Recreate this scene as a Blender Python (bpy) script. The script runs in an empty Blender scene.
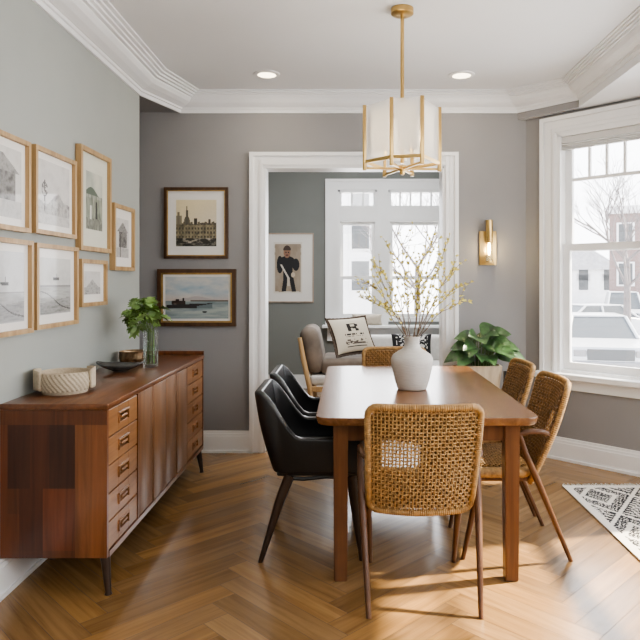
import bpy, bmesh, math, random
from mathutils import Vector, Matrix, noise
random.seed(7)
PI = math.pi
S = bpy.context.scene
C = S.collection

# ------------------------------------------------------------------ materials
def nodes(m):
    m.use_nodes = True
    return m.node_tree.nodes, m.node_tree.links, m.node_tree.nodes['Principled BSDF']

def mat(name, col, rough=0.5, metal=0.0, bump=0.0, bscale=60.0, var=0.0, vscale=4.0, coat=0.0, emit=None, estr=0.0, spec=0.5, stretch=(1, 1, 1)):
    m = bpy.data.materials.new(name)
    N, L, b = nodes(m)
    b.inputs['Base Color'].default_value = (*col, 1)
    b.inputs['Roughness'].default_value = rough
    b.inputs['Metallic'].default_value = metal
    b.inputs['Coat Weight'].default_value = coat
    b.inputs['Coat Roughness'].default_value = 0.05
    b.inputs['Specular IOR Level'].default_value = spec
    if emit:
        b.inputs['Emission Color'].default_value = (*emit, 1)
        b.inputs['Emission Strength'].default_value = estr
    tc = N.new('ShaderNodeTexCoord'); mp = N.new('ShaderNodeMapping')
    mp.inputs['Scale'].default_value = stretch
    L.new(tc.outputs['Object'], mp.inputs['Vector'])
    n = N.new('ShaderNodeTexNoise'); n.inputs['Scale'].default_value = vscale; n.inputs['Detail'].default_value = 5
    L.new(mp.outputs['Vector'], n.inputs['Vector'])
    r = N.new('ShaderNodeValToRGB')
    k = max(var, 0.02)
    r.color_ramp.elements[0].position = 0.3; r.color_ramp.elements[1].position = 0.7
    r.color_ramp.elements[0].color = (*[c * (1 - k) for c in col], 1)
    r.color_ramp.elements[1].color = (*[min(1, c * (1 + k)) for c in col], 1)
    L.new(n.outputs['Fac'], r.inputs['Fac']); L.new(r.outputs['Color'], b.inputs['Base Color'])
    if bump:
        n2 = N.new('ShaderNodeTexNoise'); n2.inputs['Scale'].default_value = bscale; n2.inputs['Detail'].default_value = 4
        L.new(mp.outputs['Vector'], n2.inputs['Vector'])
        bp = N.new('ShaderNodeBump'); bp.inputs['Strength'].default_value = bump; bp.inputs['Distance'].default_value = 0.004
        L.new(n2.outputs['Fac'], bp.inputs['Height']); L.new(bp.outputs['Normal'], b.inputs['Normal'])
    return m

def wood(name, c1, c2, c3, axis='z', rough=0.35, scale=1.0, coat=0.0, attr=False, uv=False, bump=0.1):
    """fine streaks along one axis"""
    m = bpy.data.materials.new(name)
    N, L, b = nodes(m)
    tc = N.new('ShaderNodeTexCoord'); mp = N.new('ShaderNodeMapping')
    st = {'x': (1.2, 22, 22), 'y': (22, 1.2, 22), 'z': (22, 22, 1.2), 'u': (1.6, 26, 1)}[axis]
    mp.inputs['Scale'].default_value = [s * scale for s in st]
    L.new(tc.outputs['UV' if uv else 'Object'], mp.inputs['Vector'])
    n = N.new('ShaderNodeTexNoise'); n.inputs['Scale'].default_value = 1.0; n.inputs['Detail'].default_value = 7
    n.inputs['Roughness'].default_value = 0.62; n.inputs['Distortion'].default_value = 0.7
    L.new(mp.outputs['Vector'], n.inputs['Vector'])
    r = N.new('ShaderNodeValToRGB'); e = r.color_ramp.elements
    e[0].position = 0.28; e[0].color = (*c1, 1); e[1].position = 0.75; e[1].color = (*c3, 1)
    x = e.new(0.5); x.color = (*c2, 1)
    L.new(n.outputs['Fac'], r.inputs['Fac'])
    out = r.outputs['Color']
    if attr:
        a = N.new('ShaderNodeVertexColor'); a.layer_name = 'Col'
        mx = N.new('ShaderNodeMix'); mx.data_type = 'RGBA'; mx.blend_type = 'MULTIPLY'; mx.inputs[0].default_value = 1
        L.new(out, mx.inputs[6]); L.new(a.outputs['Color'], mx.inputs[7]); out = mx.outputs[2]
    L.new(out, b.inputs['Base Color'])
    b.inputs['Roughness'].default_value = rough
    b.inputs['Coat Weight'].default_value = coat; b.inputs['Coat Roughness'].default_value = 0.12
    if bump:
        bp = N.new('ShaderNodeBump'); bp.inputs['Strength'].default_value = bump; bp.inputs['Distance'].default_value = 0.002
        L.new(n.outputs['Fac'], bp.inputs['Height']); L.new(bp.outputs['Normal'], b.inputs['Normal'])
    return m

def paintmat(name, rough=0.6, coat=0.0, bump=0.0):
    """colours painted per face / per vertex in the attribute Col"""
    m = bpy.data.materials.new(name)
    N, L, b = nodes(m)
    a = N.new('ShaderNodeVertexColor'); a.layer_name = 'Col'
    tc = N.new('ShaderNodeTexCoord')
    n = N.new('ShaderNodeTexNoise'); n.inputs['Scale'].default_value = 90; n.inputs['Detail'].default_value = 5
    L.new(tc.outputs['Object'], n.inputs['Vector'])
    r = N.new('ShaderNodeValToRGB'); r.color_ramp.elements[0].color = (.86, .86, .86, 1); r.color_ramp.elements[1].color = (1, 1, 1, 1)
    L.new(n.outputs['Fac'], r.inputs['Fac'])
    mx = N.new('ShaderNodeMix'); mx.data_type = 'RGBA'; mx.blend_type = 'MULTIPLY'; mx.inputs[0].default_value = 1
    L.new(a.outputs['Color'], mx.inputs[6]); L.new(r.outputs['Color'], mx.inputs[7])
    L.new(mx.outputs[2], b.inputs['Base Color'])
    b.inputs['Roughness'].default_value = rough
    b.inputs['Coat Weight'].default_value = coat; b.inputs['Coat Roughness'].default_value = 0.03
    if bump:
        bp = N.new('ShaderNodeBump'); bp.inputs['Strength'].default_value = bump; bp.inputs['Distance'].default_value = 0.003
        L.new(n.outputs['Fac'], bp.inputs['Height']); L.new(bp.outputs['Normal'], b.inputs['Normal'])
    return m

def glassmat(name, tint=(1, 1, 1), refl=0.08, rough=0.02):
    m = bpy.data.materials.new(name); m.use_nodes = True
    N, L = m.node_tree.nodes, m.node_tree.links
    N.clear()
    o = N.new('ShaderNodeOutputMaterial'); t = N.new('ShaderNodeBsdfTransparent'); g = N.new('ShaderNodeBsdfGlossy')
    t.inputs['Color'].default_value = (*tint, 1); g.inputs['Roughness'].default_value = rough
    f = N.new('ShaderNodeLayerWeight'); f.inputs['Blend'].default_value = 0.25
    ml = N.new('ShaderNodeMath'); ml.operation = 'MULTIPLY_ADD'; ml.inputs[1].default_value = 0.5; ml.inputs[2].default_value = refl * 0.4
    L.new(f.outputs['Fresnel'], ml.inputs[0])
    mx = N.new('ShaderNodeMixShader')
    L.new(ml.outputs[0], mx.inputs[0]); L.new(t.outputs[0], mx.inputs[1]); L.new(g.outputs[0], mx.inputs[2]); L.new(mx.outputs[0], o.inputs[0])
    return m

def frostmat(name, emit=0.5, clear=.42):
    m = bpy.data.materials.new(name); m.use_nodes = True
    N, L = m.node_tree.nodes, m.node_tree.links
    N.clear()
    o = N.new('ShaderNodeOutputMaterial'); t = N.new('ShaderNodeBsdfTransparent'); d = N.new('ShaderNodeBsdfDiffuse'); tr = N.new('ShaderNodeBsdfTranslucent')
    e = N.new('ShaderNodeEmission'); e.inputs['Color'].default_value = (1, .93, .82, 1); e.inputs['Strength'].default_value = emit
    d.inputs['Color'].default_value = (.85, .83, .79, 1); tr.inputs['Color'].default_value = (.9, .87, .82, 1)
    tc = N.new('ShaderNodeTexCoord'); w = N.new('ShaderNodeTexWave'); w.inputs['Scale'].default_value = 30; w.bands_direction = 'DIAGONAL'
    L.new(tc.outputs['UV'], w.inputs['Vector'])
    a1 = N.new('ShaderNodeMixShader'); a1.inputs[0].default_value = 0.5
    L.new(d.outputs[0], a1.inputs[1]); L.new(tr.outputs[0], a1.inputs[2])
    a2 = N.new('ShaderNodeMixShader'); a2.inputs[0].default_value = clear
    L.new(a1.outputs[0], a2.inputs[1]); L.new(t.outputs[0], a2.inputs[2])
    ad = N.new('ShaderNodeAddShader'); L.new(a2.outputs[0], ad.inputs[0]); L.new(e.outputs[0], ad.inputs[1])
    L.new(ad.outputs[0], o.inputs[0])
    return m

M = {}
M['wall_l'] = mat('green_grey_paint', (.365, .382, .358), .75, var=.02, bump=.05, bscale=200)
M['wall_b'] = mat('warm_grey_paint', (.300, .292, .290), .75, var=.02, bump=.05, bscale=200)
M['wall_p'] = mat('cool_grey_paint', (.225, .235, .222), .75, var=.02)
M['white'] = mat('white_trim_paint', (.88, .88, .875), .38, var=.01)
M['ceil'] = mat('ceiling_paint', (.80, .805, .815), .85, var=.01, vscale=1.2)
M['crownp'] = mat('crown_paint', (.84, .84, .845), .6, var=.01)
M['walnut'] = wood('walnut_vertical', (.07, .022, .009), (.14, .048, .017), (.21, .082, .031), 'z', .3, 1.0, .25)
M['walnut_y'] = wood('walnut_lengthwise', (.085, .030, .013), (.16, .062, .025), (.23, .098, .042), 'y', .28, 1.0, .3)
M['walnut_d'] = wood('walnut_drawer', (.16, .066, .024), (.27, .122, .045), (.36, .175, .073), 'y', .34, 1.3, .2)
M['walnut_door'] = wood('walnut_door', (.13, .056, .024), (.22, .105, .046), (.30, .15, .07), 'z', .34, 1.0, .2)
M['veneer'] = wood('veneer_patches', (.30, .26, .23), (.66, .62, .58), (1.0, 1.0, 1.0), 'z', .3, 1.0, .3, attr=True)
M['darkwood'] = wood('dark_leg_wood', (.02, .010, .006), (.035, .018, .010), (.06, .03, .018), 'z', .35)
M['table_top'] = wood('table_top_wood', (.12, .052, .020), (.20, .090, .036), (.29, .142, .058), 'y', .27, .9, .18, bump=.05)
M['table_leg'] = wood('table_leg_wood', (.075, .028, .011), (.135, .053, .020), (.20, .085, .033), 'z', .33, 1.0, .15)
M['chair_leg'] = wood('chair_leg_wood', (.065, .027, .012), (.11, .048, .021), (.16, .075, .035), 'z', .38)
M['oak'] = wood('pale_oak', (.42, .26, .12), (.55, .36, .18), (.66, .46, .25), 'z', .45)
M['oak_frame'] = wood('oak_frame', (.30, .18, .08), (.42, .275, .13), (.54, .37, .20), 'z', .4)
M['dark_frame'] = wood('dark_frame', (.045, .022, .010), (.085, .042, .02), (.13, .068, .032), 'z', .35)
M['gilt'] = mat('gilt_fillet', (.50, .33, .12), .35, .8, var=.15, vscale=30)
M['floor'] = wood('herringbone_oak', (.55, .52, .49), (.82, .80, .78), (1.02, 1.02, 1.02), 'u', .27, 1.0, .22, attr=True, uv=True, bump=.12)
M['leather'] = mat('black_leather', (.008, .008, .009), .30, bump=.18, bscale=220, spec=.6)
M['black'] = mat('black_metal', (.012, .012, .012), .4)
M['brass'] = mat('brushed_brass', (.58, .40, .165), .30, 1.0, var=.06, vscale=20)
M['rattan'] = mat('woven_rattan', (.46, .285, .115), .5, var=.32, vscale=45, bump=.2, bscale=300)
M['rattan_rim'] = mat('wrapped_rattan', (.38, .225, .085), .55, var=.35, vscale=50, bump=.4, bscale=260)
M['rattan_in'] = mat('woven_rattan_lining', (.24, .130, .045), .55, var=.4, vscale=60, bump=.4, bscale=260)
M['mat_board'] = mat('mat_board', (.78, .76, .72), .6, coat=.25)
M['print'] = paintmat('print_paper', .55, .3)
M['paint'] = paintmat('painted_cloth', .9, 0, .3)
M['ceramic'] = mat('white_ceramic', (.58, .55, .51), .7, var=.05, vscale=25, bump=.35, bscale=30, stretch=(1, 1, 6))
M['glass'] = glassmat('clear_glass')
M['vaseglass'] = glassmat('vase_glass', (.98, .99, .985), .02)
M['water'] = glassmat('water', (.93, .97, .95), .1)
M['ribglass'] = frostmat('ribbed_clear_glass', .02, .60)
M['frost'] = frostmat('frosted_diffuser_glass', .06, .25)
M['leaf'] = mat('bouquet_leaf', (.16, .26, .07), .45, var=.55, vscale=12)
M['leaf2'] = mat('houseplant_leaf', (.06, .125, .045), .33, var=.65, vscale=16)
M['stem'] = mat('green_stem', (.10, .16, .04), .5, var=.2)
M['twig'] = mat('brown_twig', (.20, .14, .095), .7, var=.25, vscale=40)
M['bloom'] = mat('yellow_bloom', (.84, .72, .22), .6, var=.25, vscale=30)
M['soil'] = mat('potting_soil', (.03, .02, .014), .95, bump=.8, bscale=80)
M['planter'] = wood('pale_planter_wood', (.45, .36, .24), (.60, .50, .36), (.72, .63, .48), 'z', .6, 1.0)
M['basket'] = mat('woven_seagrass', (.50, .42, .31), .8, var=.08, vscale=90, bump=.5, bscale=120)
M['dish'] = mat('dark_glazed_dish', (.085, .085, .08), .25, var=.25, vscale=14)
M['bronze'] = mat('hammered_bronze', (.36, .25, .15), .3, .9, var=.3, vscale=40, bump=.4, bscale=60)
M['velvet'] = mat('taupe_velvet', (.205, .165, .132), .85, var=.3, vscale=6)
M['linen'] = mat('pale_linen', (.62, .60, .57), .9, var=.06, vscale=30, bump=.2, bscale=250)
M['beige'] = mat('beige_linen', (.50, .44, .36), .9, var=.08, vscale=30, bump=.2, bscale=250)
M['fringe'] = mat('dark_fringe', (.10, .07, .05), .9, var=.3, vscale=50)
M['cream'] = mat('cream_yarn', (.66, .63, .57), .95, var=.1, vscale=60)
M['lamp'] = mat('lamp_glow', (1, .9, .75), .5, emit=(1, .86, .62), estr=4.5)
M['bulb'] = mat('bulb_glow', (1, .85, .6), .5, emit=(1, .72, .34), estr=30)
M['overexposed_ground'] = mat('pale_street', (.55, .55, .56), .9, var=.15, vscale=.6)  # bare street; pale colour stands in for overexposed daylight
M['carwhite'] = mat('pale_car_paint', (.42, .43, .45), .3, coat=.4)
M['carglass'] = mat('car_glass', (.07, .075, .08), .3)
M['tyre'] = mat('tyre_rubber', (.10, .10, .10), .8)
M['chrome'] = mat('chrome', (.20, .20, .21), .3, .3)
M['house'] = mat('white_siding', (.58, .58, .59), .8, var=.05)
M['roofm'] = mat('grey_shingle', (.34, .34, .36), .9, var=.15)
M['barkm'] = mat('grey_bark', (.15, .135, .135), .9, var=.2)
def brickmat():
    m = bpy.data.materials.new('pale_red_brick'); N, L, b = nodes(m)
    t = N.new('ShaderNodeTexBrick'); t.inputs['Scale'].default_value = 3.0
    t.inputs['Color1'].default_value = (.19, .135, .128, 1); t.inputs['Color2'].default_value = (.165, .115, .108, 1); t.inputs['Mortar'].default_value = (.24, .21, .20, 1)
    tc = N.new('ShaderNodeTexCoord'); mp = N.new('ShaderNodeMapping'); mp.inputs['Rotation'].default_value = (PI / 2, 0, 0)
    L.new(tc.outputs['Object'], mp.inputs['Vector']); L.new(mp.outputs['Vector'], t.inputs['Vector'])
    L.new(t.outputs['Color'], b.inputs['Base Color']); b.inputs['Roughness'].default_value = .9
    return m
M['brick'] = brickmat()

# ------------------------------------------------------------------ mesh helpers
class MB:
    def __init__(s):
        s.bm = bmesh.new(); s.col = None; s.uv = None
    def cl(s):
        if s.col is None: s.col = s.bm.loops.layers.float_color.new('Col')
        return s.col
    def box(s, x0, x1, y0, y1, z0, z1, bevel=0.0, seg=2, mtx=None, color=None):
        vs = [s.bm.verts.new((x, y, z)) for x in (x0, x1) for y in (y0, y1) for z in (z0, z1)]
        idx = [(0, 1, 3, 2), (4, 6, 7, 5), (0, 4, 5, 1), (2, 3, 7, 6), (0, 2, 6, 4), (1, 5, 7, 3)]
        fs = [s.bm.faces.new([vs[i] for i in f]) for f in idx]
        if bevel > 0:
            es = list({e for f in fs for e in f.edges})
            r = bmesh.ops.bevel(s.bm, geom=es, offset=bevel, segments=seg, affect='EDGES', profile=.5)
            nv = {v for f in r['faces'] for v in f.verts}
            vs = list({v for v in vs if v.is_valid} | nv)
        if mtx is not None:
            bmesh.ops.transform(s.bm, matrix=mtx, verts=vs)
        if color is not None:
            l = s.cl()
            for f in fs:
                if f.is_valid:
                    for lp in f.loops: lp[l] = (*color, 1)
        return s
    def prism(s, pts, z0, z1):
        a = [s.bm.verts.new((p[0], p[1], z0)) for p in pts]; b = [s.bm.verts.new((p[0], p[1], z1)) for p in pts]
        n = len(pts)
        s.bm.faces.new(list(reversed(a))); s.bm.faces.new(b)
        for i in range(n): s.bm.faces.new((a[i], a[(i + 1) % n], b[(i + 1) % n], b[i]))
        return s
    def tube(s, path, rad, seg=8, cap=True, closed=False, flat=1.0):
        P = [Vector(p) for p in path]; n = len(P)
        R = rad if isinstance(rad, (list, tuple)) else [rad] * n
        rings = []; ref = None
        for i in range(n):
            if closed: t = (P[(i + 1) % n] - P[i - 1])
            else: t = P[min(i + 1, n - 1)] - P[max(i - 1, 0)]
            t.normalize()
            if ref is None:
                ref = Vector((0, 0, 1)) if abs(t.z) < .9 else Vector((1, 0, 0))
            u = (ref - t * ref.dot(t))
            if u.length < 1e-6: u = t.orthogonal()
            u.normalize(); w = t.cross(u); ref = u
            rings.append([s.bm.verts.new(P[i] + (u * math.cos(2 * PI * k / seg) * flat + w * math.sin(2 * PI * k / seg)) * R[i]) for k in range(seg)])
        for i in range(n if closed else n - 1):
            a, b = rings[i], rings[(i + 1) % n]
            for k in range(seg): s.bm.faces.new((a[k], a[(k + 1) % seg], b[(k + 1) % seg], b[k]))
        if cap and not closed:
            s.bm.faces.new(list(reversed(rings[0]))); s.bm.faces.new(rings[-1])
        return s
    def lathe(s, prof, seg=40, c=(0, 0, 0), sx=1.0, sy=1.0, closed=False):
        rings = []
        for r, z in prof:
            if r < 1e-6: rings.append([s.bm.verts.new((c[0], c[1], c[2] + z))])
            else: rings.append([s.bm.verts.new((c[0] + sx * r * math.cos(2 * PI * k / seg), c[1] + sy * r * math.sin(2 * PI * k / seg), c[2] + z)) for k in range(seg)])
        m = len(rings)
        for i in range(m if closed else m - 1):
            a, b = rings[i], rings[(i + 1) % m]
            for k in range(seg):
                k2 = (k + 1) % seg
                if len(a) == 1 and len(b) == 1: continue
                if len(a) == 1: s.bm.faces.new((a[0], b[k2], b[k]))
                elif len(b) == 1: s.bm.faces.new((a[k], a[k2], b[0]))
                else: s.bm.faces.new((a[k], a[k2], b[k2], b[k]))
        return s
    def grid(s, fn, nu, nv, colfn=None, wrap=False):
        V = [[s.bm.verts.new(fn(i / nu, j / nv)) for j in range(nv + 1)] for i in range(nu + 1)]
        l = s.cl() if colfn else None
        for i in range(nu):
            for j in range(nv):
                f = s.bm.faces.new((V[i][j], V[i + 1][j], V[i + 1][j + 1], V[i][j + 1]))
                if colfn:
                    c = colfn((i + .5) / nu, (j + .5) / nv)
                    for lp in f.loops: lp[l] = (*c, 1)
        return s
    def leaf(s, base, d, up, length, width, droop=.3, fold=.15, n=6, shape=None):
        d = Vector(d).normalized(); up = Vector(up); side = d.cross(up)
        if side.length < 1e-4: side = d.orthogonal()
        side.normalize(); nrm = side.cross(d).normalized()
        shape = shape or (lambda t: math.sin(PI * min(1, t ** .75)) )
        prev = None; p = Vector(base)
        for i in range(n + 1):
            t = i / n; w = width * .5 * max(shape(t), .02)
            c = Vector(base) + d * length * t * (1 - .15 * t * droop) - Vector((0, 0, 1)) * droop * length * t * t
            row = [s.bm.verts.new(c - side * w + nrm * w * fold), s.bm.verts.new(c), s.bm.verts.new(c + side * w + nrm * w * fold)]
            if prev:
                for k in range(2): s.bm.faces.new((prev[k], prev[k + 1], row[k + 1], row[k]))
            prev = row
        return s
    def xform(s, m):
        bmesh.ops.transform(s.bm, matrix=m, verts=s.bm.verts); return s
    def build(s, name, m, parent=None, smooth=False, angle=40, normals=True):
        me = bpy.data.meshes.new(name)
        if normals: bmesh.ops.recalc_face_normals(s.bm, faces=s.bm.faces)
        s.bm.to_mesh(me); s.bm.free()
        me.materials.append(m)
        if smooth:
            me.polygons.foreach_set('use_smooth', [True] * len(me.polygons))
            try: me.set_sharp_from_angle(angle=math.radians(angle))
            except Exception: pass
        o = bpy.data.objects.new(name, me); C.objects.link(o)
        if parent is not None: o.parent = parent
        return o

def tag(o, label=None, cat=None, group=None, kind=None):
    if label: o['label'] = label
    if cat: o['category'] = cat
    if group: o['group'] = group
    if kind: o['kind'] = kind
    return o
def thing(name, label, cat, loc=(0, 0, 0), rz=0, group=None):
    o = bpy.data.objects.new(name, None); C.objects.link(o)
    o.empty_display_size = .05
    o.location = loc; o.rotation_euler = (0, 0, rz)
    return tag(o, label, cat, group)
def dup(o, loc, rz, label, parent=None):
    c = o.copy(); C.objects.link(c)
    if parent is None:
        c.location = loc; c.rotation_euler = (0, 0, rz); c['label'] = label
    else: c.parent = parent
    for ch in list(o.children): dup(ch, None, None, None, c)
    return c
def struct(name, mb, m, smooth=False):
    return tag(mb.build(name, m, None, smooth), kind='structure')
def T(x, y, z, rz=0, rx=0, ry=0):
    return Matrix.Translation((x, y, z)) @ Matrix.Rotation(rz, 4, 'Z') @ Matrix.Rotation(ry, 4, 'Y') @ Matrix.Rotation(rx, 4, 'X')

# ------------------------------------------------------------------ camera (upright, shifted lens)
cd = bpy.data.cameras.new('camera'); cam = bpy.data.objects.new('camera', cd); C.objects.link(cam)
cam.location = (0, 0, 1.35); cam.rotation_euler = (PI / 2, 0, 0)
cd.sensor_width = 36; cd.lens = 36; cd.shift_x = -28 / 640; cd.shift_y = -39 / 640; cd.clip_start = .05; cd.clip_end = 300
S.camera = cam

# ------------------------------------------------------------------ room shell
CZ = 2.83; SZ = 2.68
# herringbone floor: every plank a quad with its own tint and grain offset
def make_floor():
    mb = MB(); bm = mb.bm; col = mb.cl(); uv = bm.loops.layers.uv.new('UVMap')
    def planks(x0, x1, y0, y1, cuts):
        b2 = bmesh.new(); c2 = b2.loops.layers.float_color.new('Col'); u2 = b2.loops.layers.uv.new('UVMap')
        W, n = .115, 6; Lh = W * n; a = PI / 4; g = .0009
        rot = Matrix.Rotation(a, 2)
        rr = random.Random(3)
        def quad(px, py, lx, ly, along_x):
            cs = [(px + g, py + g), (px + lx - g, py + g), (px + lx - g, py + ly - g), (px + g, py + ly - g)]
            w = [rot @ Vector(c) for c in cs]
            if max(p.x for p in w) < x0 or min(p.x for p in w) > x1 or max(p.y for p in w) < y0 or min(p.y for p in w) > y1: return
            f = b2.faces.new([b2.verts.new((p.x, p.y, 0)) for p in w])
            k = rr.gauss(1, .15); k = max(.68, min(1.35, k)); h = rr.uniform(-.06, .06)
            cc = (.325 * k, (.19 + h * .11) * k, (.08 + h * .17) * k)
            ou, ov = rr.uniform(0, 50), rr.uniform(0, 50)
            uvs = [(0, 0), (lx, 0), (lx, ly), (0, ly)] if along_x else [(0, 0), (0, lx), (ly, lx), (ly, 0)]
            for lp, q in zip(f.loops, uvs): lp[c2] = (*cc, 1); lp[u2].uv = (q[0] + ou, q[1] + ov)
        N = 90
        for j in range(-N, N):
            for i in range(-14, 14):
                # herringbone tiling: horizontal plank at (j + 2 n i), vertical plank beside it
                bx, by = j * W + i * 2 * Lh, j * W
                quad(bx, by, Lh, W, True)
                quad(bx + Lh, by + W - Lh, W, Lh, False)
        for co, no in cuts:
            bmesh.ops.bisect_plane(b2, geom=b2.verts[:] + b2.edges[:] + b2.faces[:], plane_co=co, plane_no=no, clear_outer=True)
        vm = {}
        for f in b2.faces:
            nf = bm.faces.new([bm.verts.new(v.co) for v in f.verts])
            for lp, q in zip(nf.loops, f.loops): lp[col] = q[c2]; lp[uv].uv = q[u2].uv
        b2.free()
    planks(-2.5, 2.8, -1.4, 5.2, [((-2.4, 0, 0), (-1, 0, 0)), ((2.62, 0, 0), (1, 0, 0)), ((0, -1.3, 0), (0, -1, 0)), ((0, 5.12, 0), (0, 1, 0)), ((1.404, 5.12, 0), (.7071, .7071, 0))])
    planks(-2.5, 1.7, 5.0, 8.3, [((-2.4, 0, 0), (-1, 0, 0)), ((1.58, 0, 0), (1, 0, 0)), ((0, 5.12, 0), (0, -1, 0)), ((0, 8.15, 0), (0, 1, 0))])
    o = mb.build('floor', M['floor'], normals=False)
    for p in o.data.polygons:
        if p.normal.z < 0: p.flip()
    return tag(o, kind='structure')
make_floor()
sub = MB().prism([(-2.45, -1.35), (2.68, -1.35), (2.68, 3.95), (1.5, 5.13), (1.6, 5.2), (1.6, 8.2), (-2.45, 8.2)], -.12, -.0012)
struct('floor_joint', sub, mat('floor_gap', (.05, .028, .013), .7))

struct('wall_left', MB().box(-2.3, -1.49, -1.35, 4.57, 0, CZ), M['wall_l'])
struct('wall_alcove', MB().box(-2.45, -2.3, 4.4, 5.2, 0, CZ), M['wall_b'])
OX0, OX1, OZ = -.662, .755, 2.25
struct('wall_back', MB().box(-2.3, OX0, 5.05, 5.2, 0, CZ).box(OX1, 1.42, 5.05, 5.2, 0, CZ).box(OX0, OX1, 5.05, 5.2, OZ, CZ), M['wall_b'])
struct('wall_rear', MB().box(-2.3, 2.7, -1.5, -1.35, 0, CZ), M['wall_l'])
# bay facet at 45 degrees: local x runs along it to the right, local y is outward
BAY = T(1.404, 5.05, 0, -PI / 4)
h0, h1, hz0, hz1 = .265, .94, .66, 2.465
bayw = MB().box(-.06, h0, 0, .15, 0, CZ).box(h1, 1.68, 0, .15, 0, CZ).box(h0, h1, 0, .15, 0, hz0).box(h0, h1, 0, .15, hz1, CZ)
struct('wall_bay', bayw.xform(BAY), M['wall_b'])
struct('wall_right', MB().box(2.55, 2.7, 3.75, 3.95, 0, CZ).box(2.55, 2.7, -1.35, .55, 0, CZ).box(2.55, 2.7, 1.9, 2.4, 0, CZ)
       .box(2.55, 2.7, .55, 3.75, 0, .62).box(2.55, 2.7, .55, 3.75, 2.46, CZ), M['wall_b'])
# ceilings
struct('ceiling', MB().box(-2.45, 2.75, -1.5, 5.2, CZ, CZ + .12), M['ceil'])
PB = [(-1.49, -1.35), (-1.49, 4.57), (-1.325, 5.05), (1.341, 5.05), (1.69, 4.686), (1.72, -1.35)]
PT = [(-1.235, -1.35), (-1.24, 4.44), (-1.13, 4.92), (1.194, 4.92), (1.546, 4.67), (1.57, -1.35)]
struct('ceiling_alcove', MB().prism([PB[1], PB[2], (-2.3, 5.05), (-2.3, 4.57)], SZ, CZ), M['wall_b'])
struct('ceiling_bay', MB().prism([PB[3], PB[4], PB[5], (2.56, -1.35), (2.56, 3.9), (1.41, 5.05)], 2.622, CZ), M['ceil'])
prof = [(t, SZ + z) for t, z in ((0, -.006), (.045, -.005), (.05, .020), (.10, .022), (.115, .036), (.15, .036), (.19, .040), (.32, .050), (.45, .068), (.53, .090), (.535, .100), (.62, .101), (.622, .114),
        (.71, .115), (.712, .127), (.80, .128), (.802, .140), (.90, .141), (.902, .1505), (1, .1507))]
cm = MB(); rows = []
for t, z in prof:
    t2 = t
    rows.append([cm.bm.verts.new((a[0] + (b[0] - a[0]) * t2 + 0, a[1] + (b[1] - a[1]) * t2, z)) for a, b in zip(PB, PT)])
for i in range(len(rows) - 1):
    for k in range(5): cm.bm.faces.new((rows[i][k], rows[i][k + 1], rows[i + 1][k + 1], rows[i + 1][k]))
struct('trim_1', cm, M['crownp'])
fx = Vector((PB[4][0] - PB[3][0], PB[4][1] - PB[3][1], 0)); fl_ = fx.length
struct('trim_3', MB().box(0, fl_, -.005, -.0005, 2.621, 2.673, mtx=T(PB[3][0], PB[3][1], 0, math.atan2(fx.y, fx.x))), M['wall_b'])

# doorway casing and jamb lining
dc = MB()
def casing_v(mb, xin, sgn, y, z1, w=.13, d=1):
    for a, b, t in ((0, w, .016), (.012, .034, .026), (.045, .085, .021), (w - .030, w, .034)):
        xa, xb = xin + sgn * a, xin + sgn * b
        mb.box(min(xa, xb), max(xa, xb), y - t * d if d > 0 else y, y if d > 0 else y - t * d, 0, z1)
casing_v(dc, OX0, -1, 5.05, OZ + .113, .113); casing_v(dc, OX1, 1, 5.05, OZ + .113, .113)
for a, b, t in ((0, .1128, .0155), (.012, .034, .0255), (.045, .08, .0205), (.083, .1128, .0335)):
    dc.box(OX0 - (b if b > .1 else b), OX1 + b, 5.05 - t, 5.05, OZ + a, OZ + b)
dc.box(OX0, OX0 + .012, 5.035, 5.215, 0, OZ).box(OX1 - .012, OX1, 5.035, 5.215, 0, OZ).box(OX0, OX1, 5.035, 5.215, OZ - .012, OZ)
struct('door_1', dc, M['white'])

# baseboards
def base_run(mb, x0, x1, y, sgn=-1):
    for z0, z1, t in ((0, .13, .018), (.13, .15, .014), (.15, .17, .009), (0, .02, .028)):
        ya, yb = y, y + sgn * t
        mb.box(x0, x1, min(ya, yb), max(ya, yb), z0, z1)
b = MB(); base_run(b, -2.29, OX0 - .114, 5.05); base_run(b, OX1 + .114, 1.40, 5.05); struct('baseboard_back', b, M['white'])
b = MB(); base_run(b, .02, 1.6, 0); struct('baseboard_bay', b.xform(BAY), M['white'])
b = MB()
for z0, z1, t in ((0, .125, .018), (.125, .145, .014), (.145, .16, .009), (0, .02, .028)): b.box(-1.49, -1.49 + t, -1.3, 4.57, z0, z1)
struct('baseboard_left', b, M['white'])
b = MB()
for z0, z1, t in ((0, .13, .018), (.13, .15, .014), (.15, .17, .009)): b.box(2.55 - t, 2.55, -1.3, 3.9, z0, z1)
struct('baseboard_right', b, M['white'])

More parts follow.
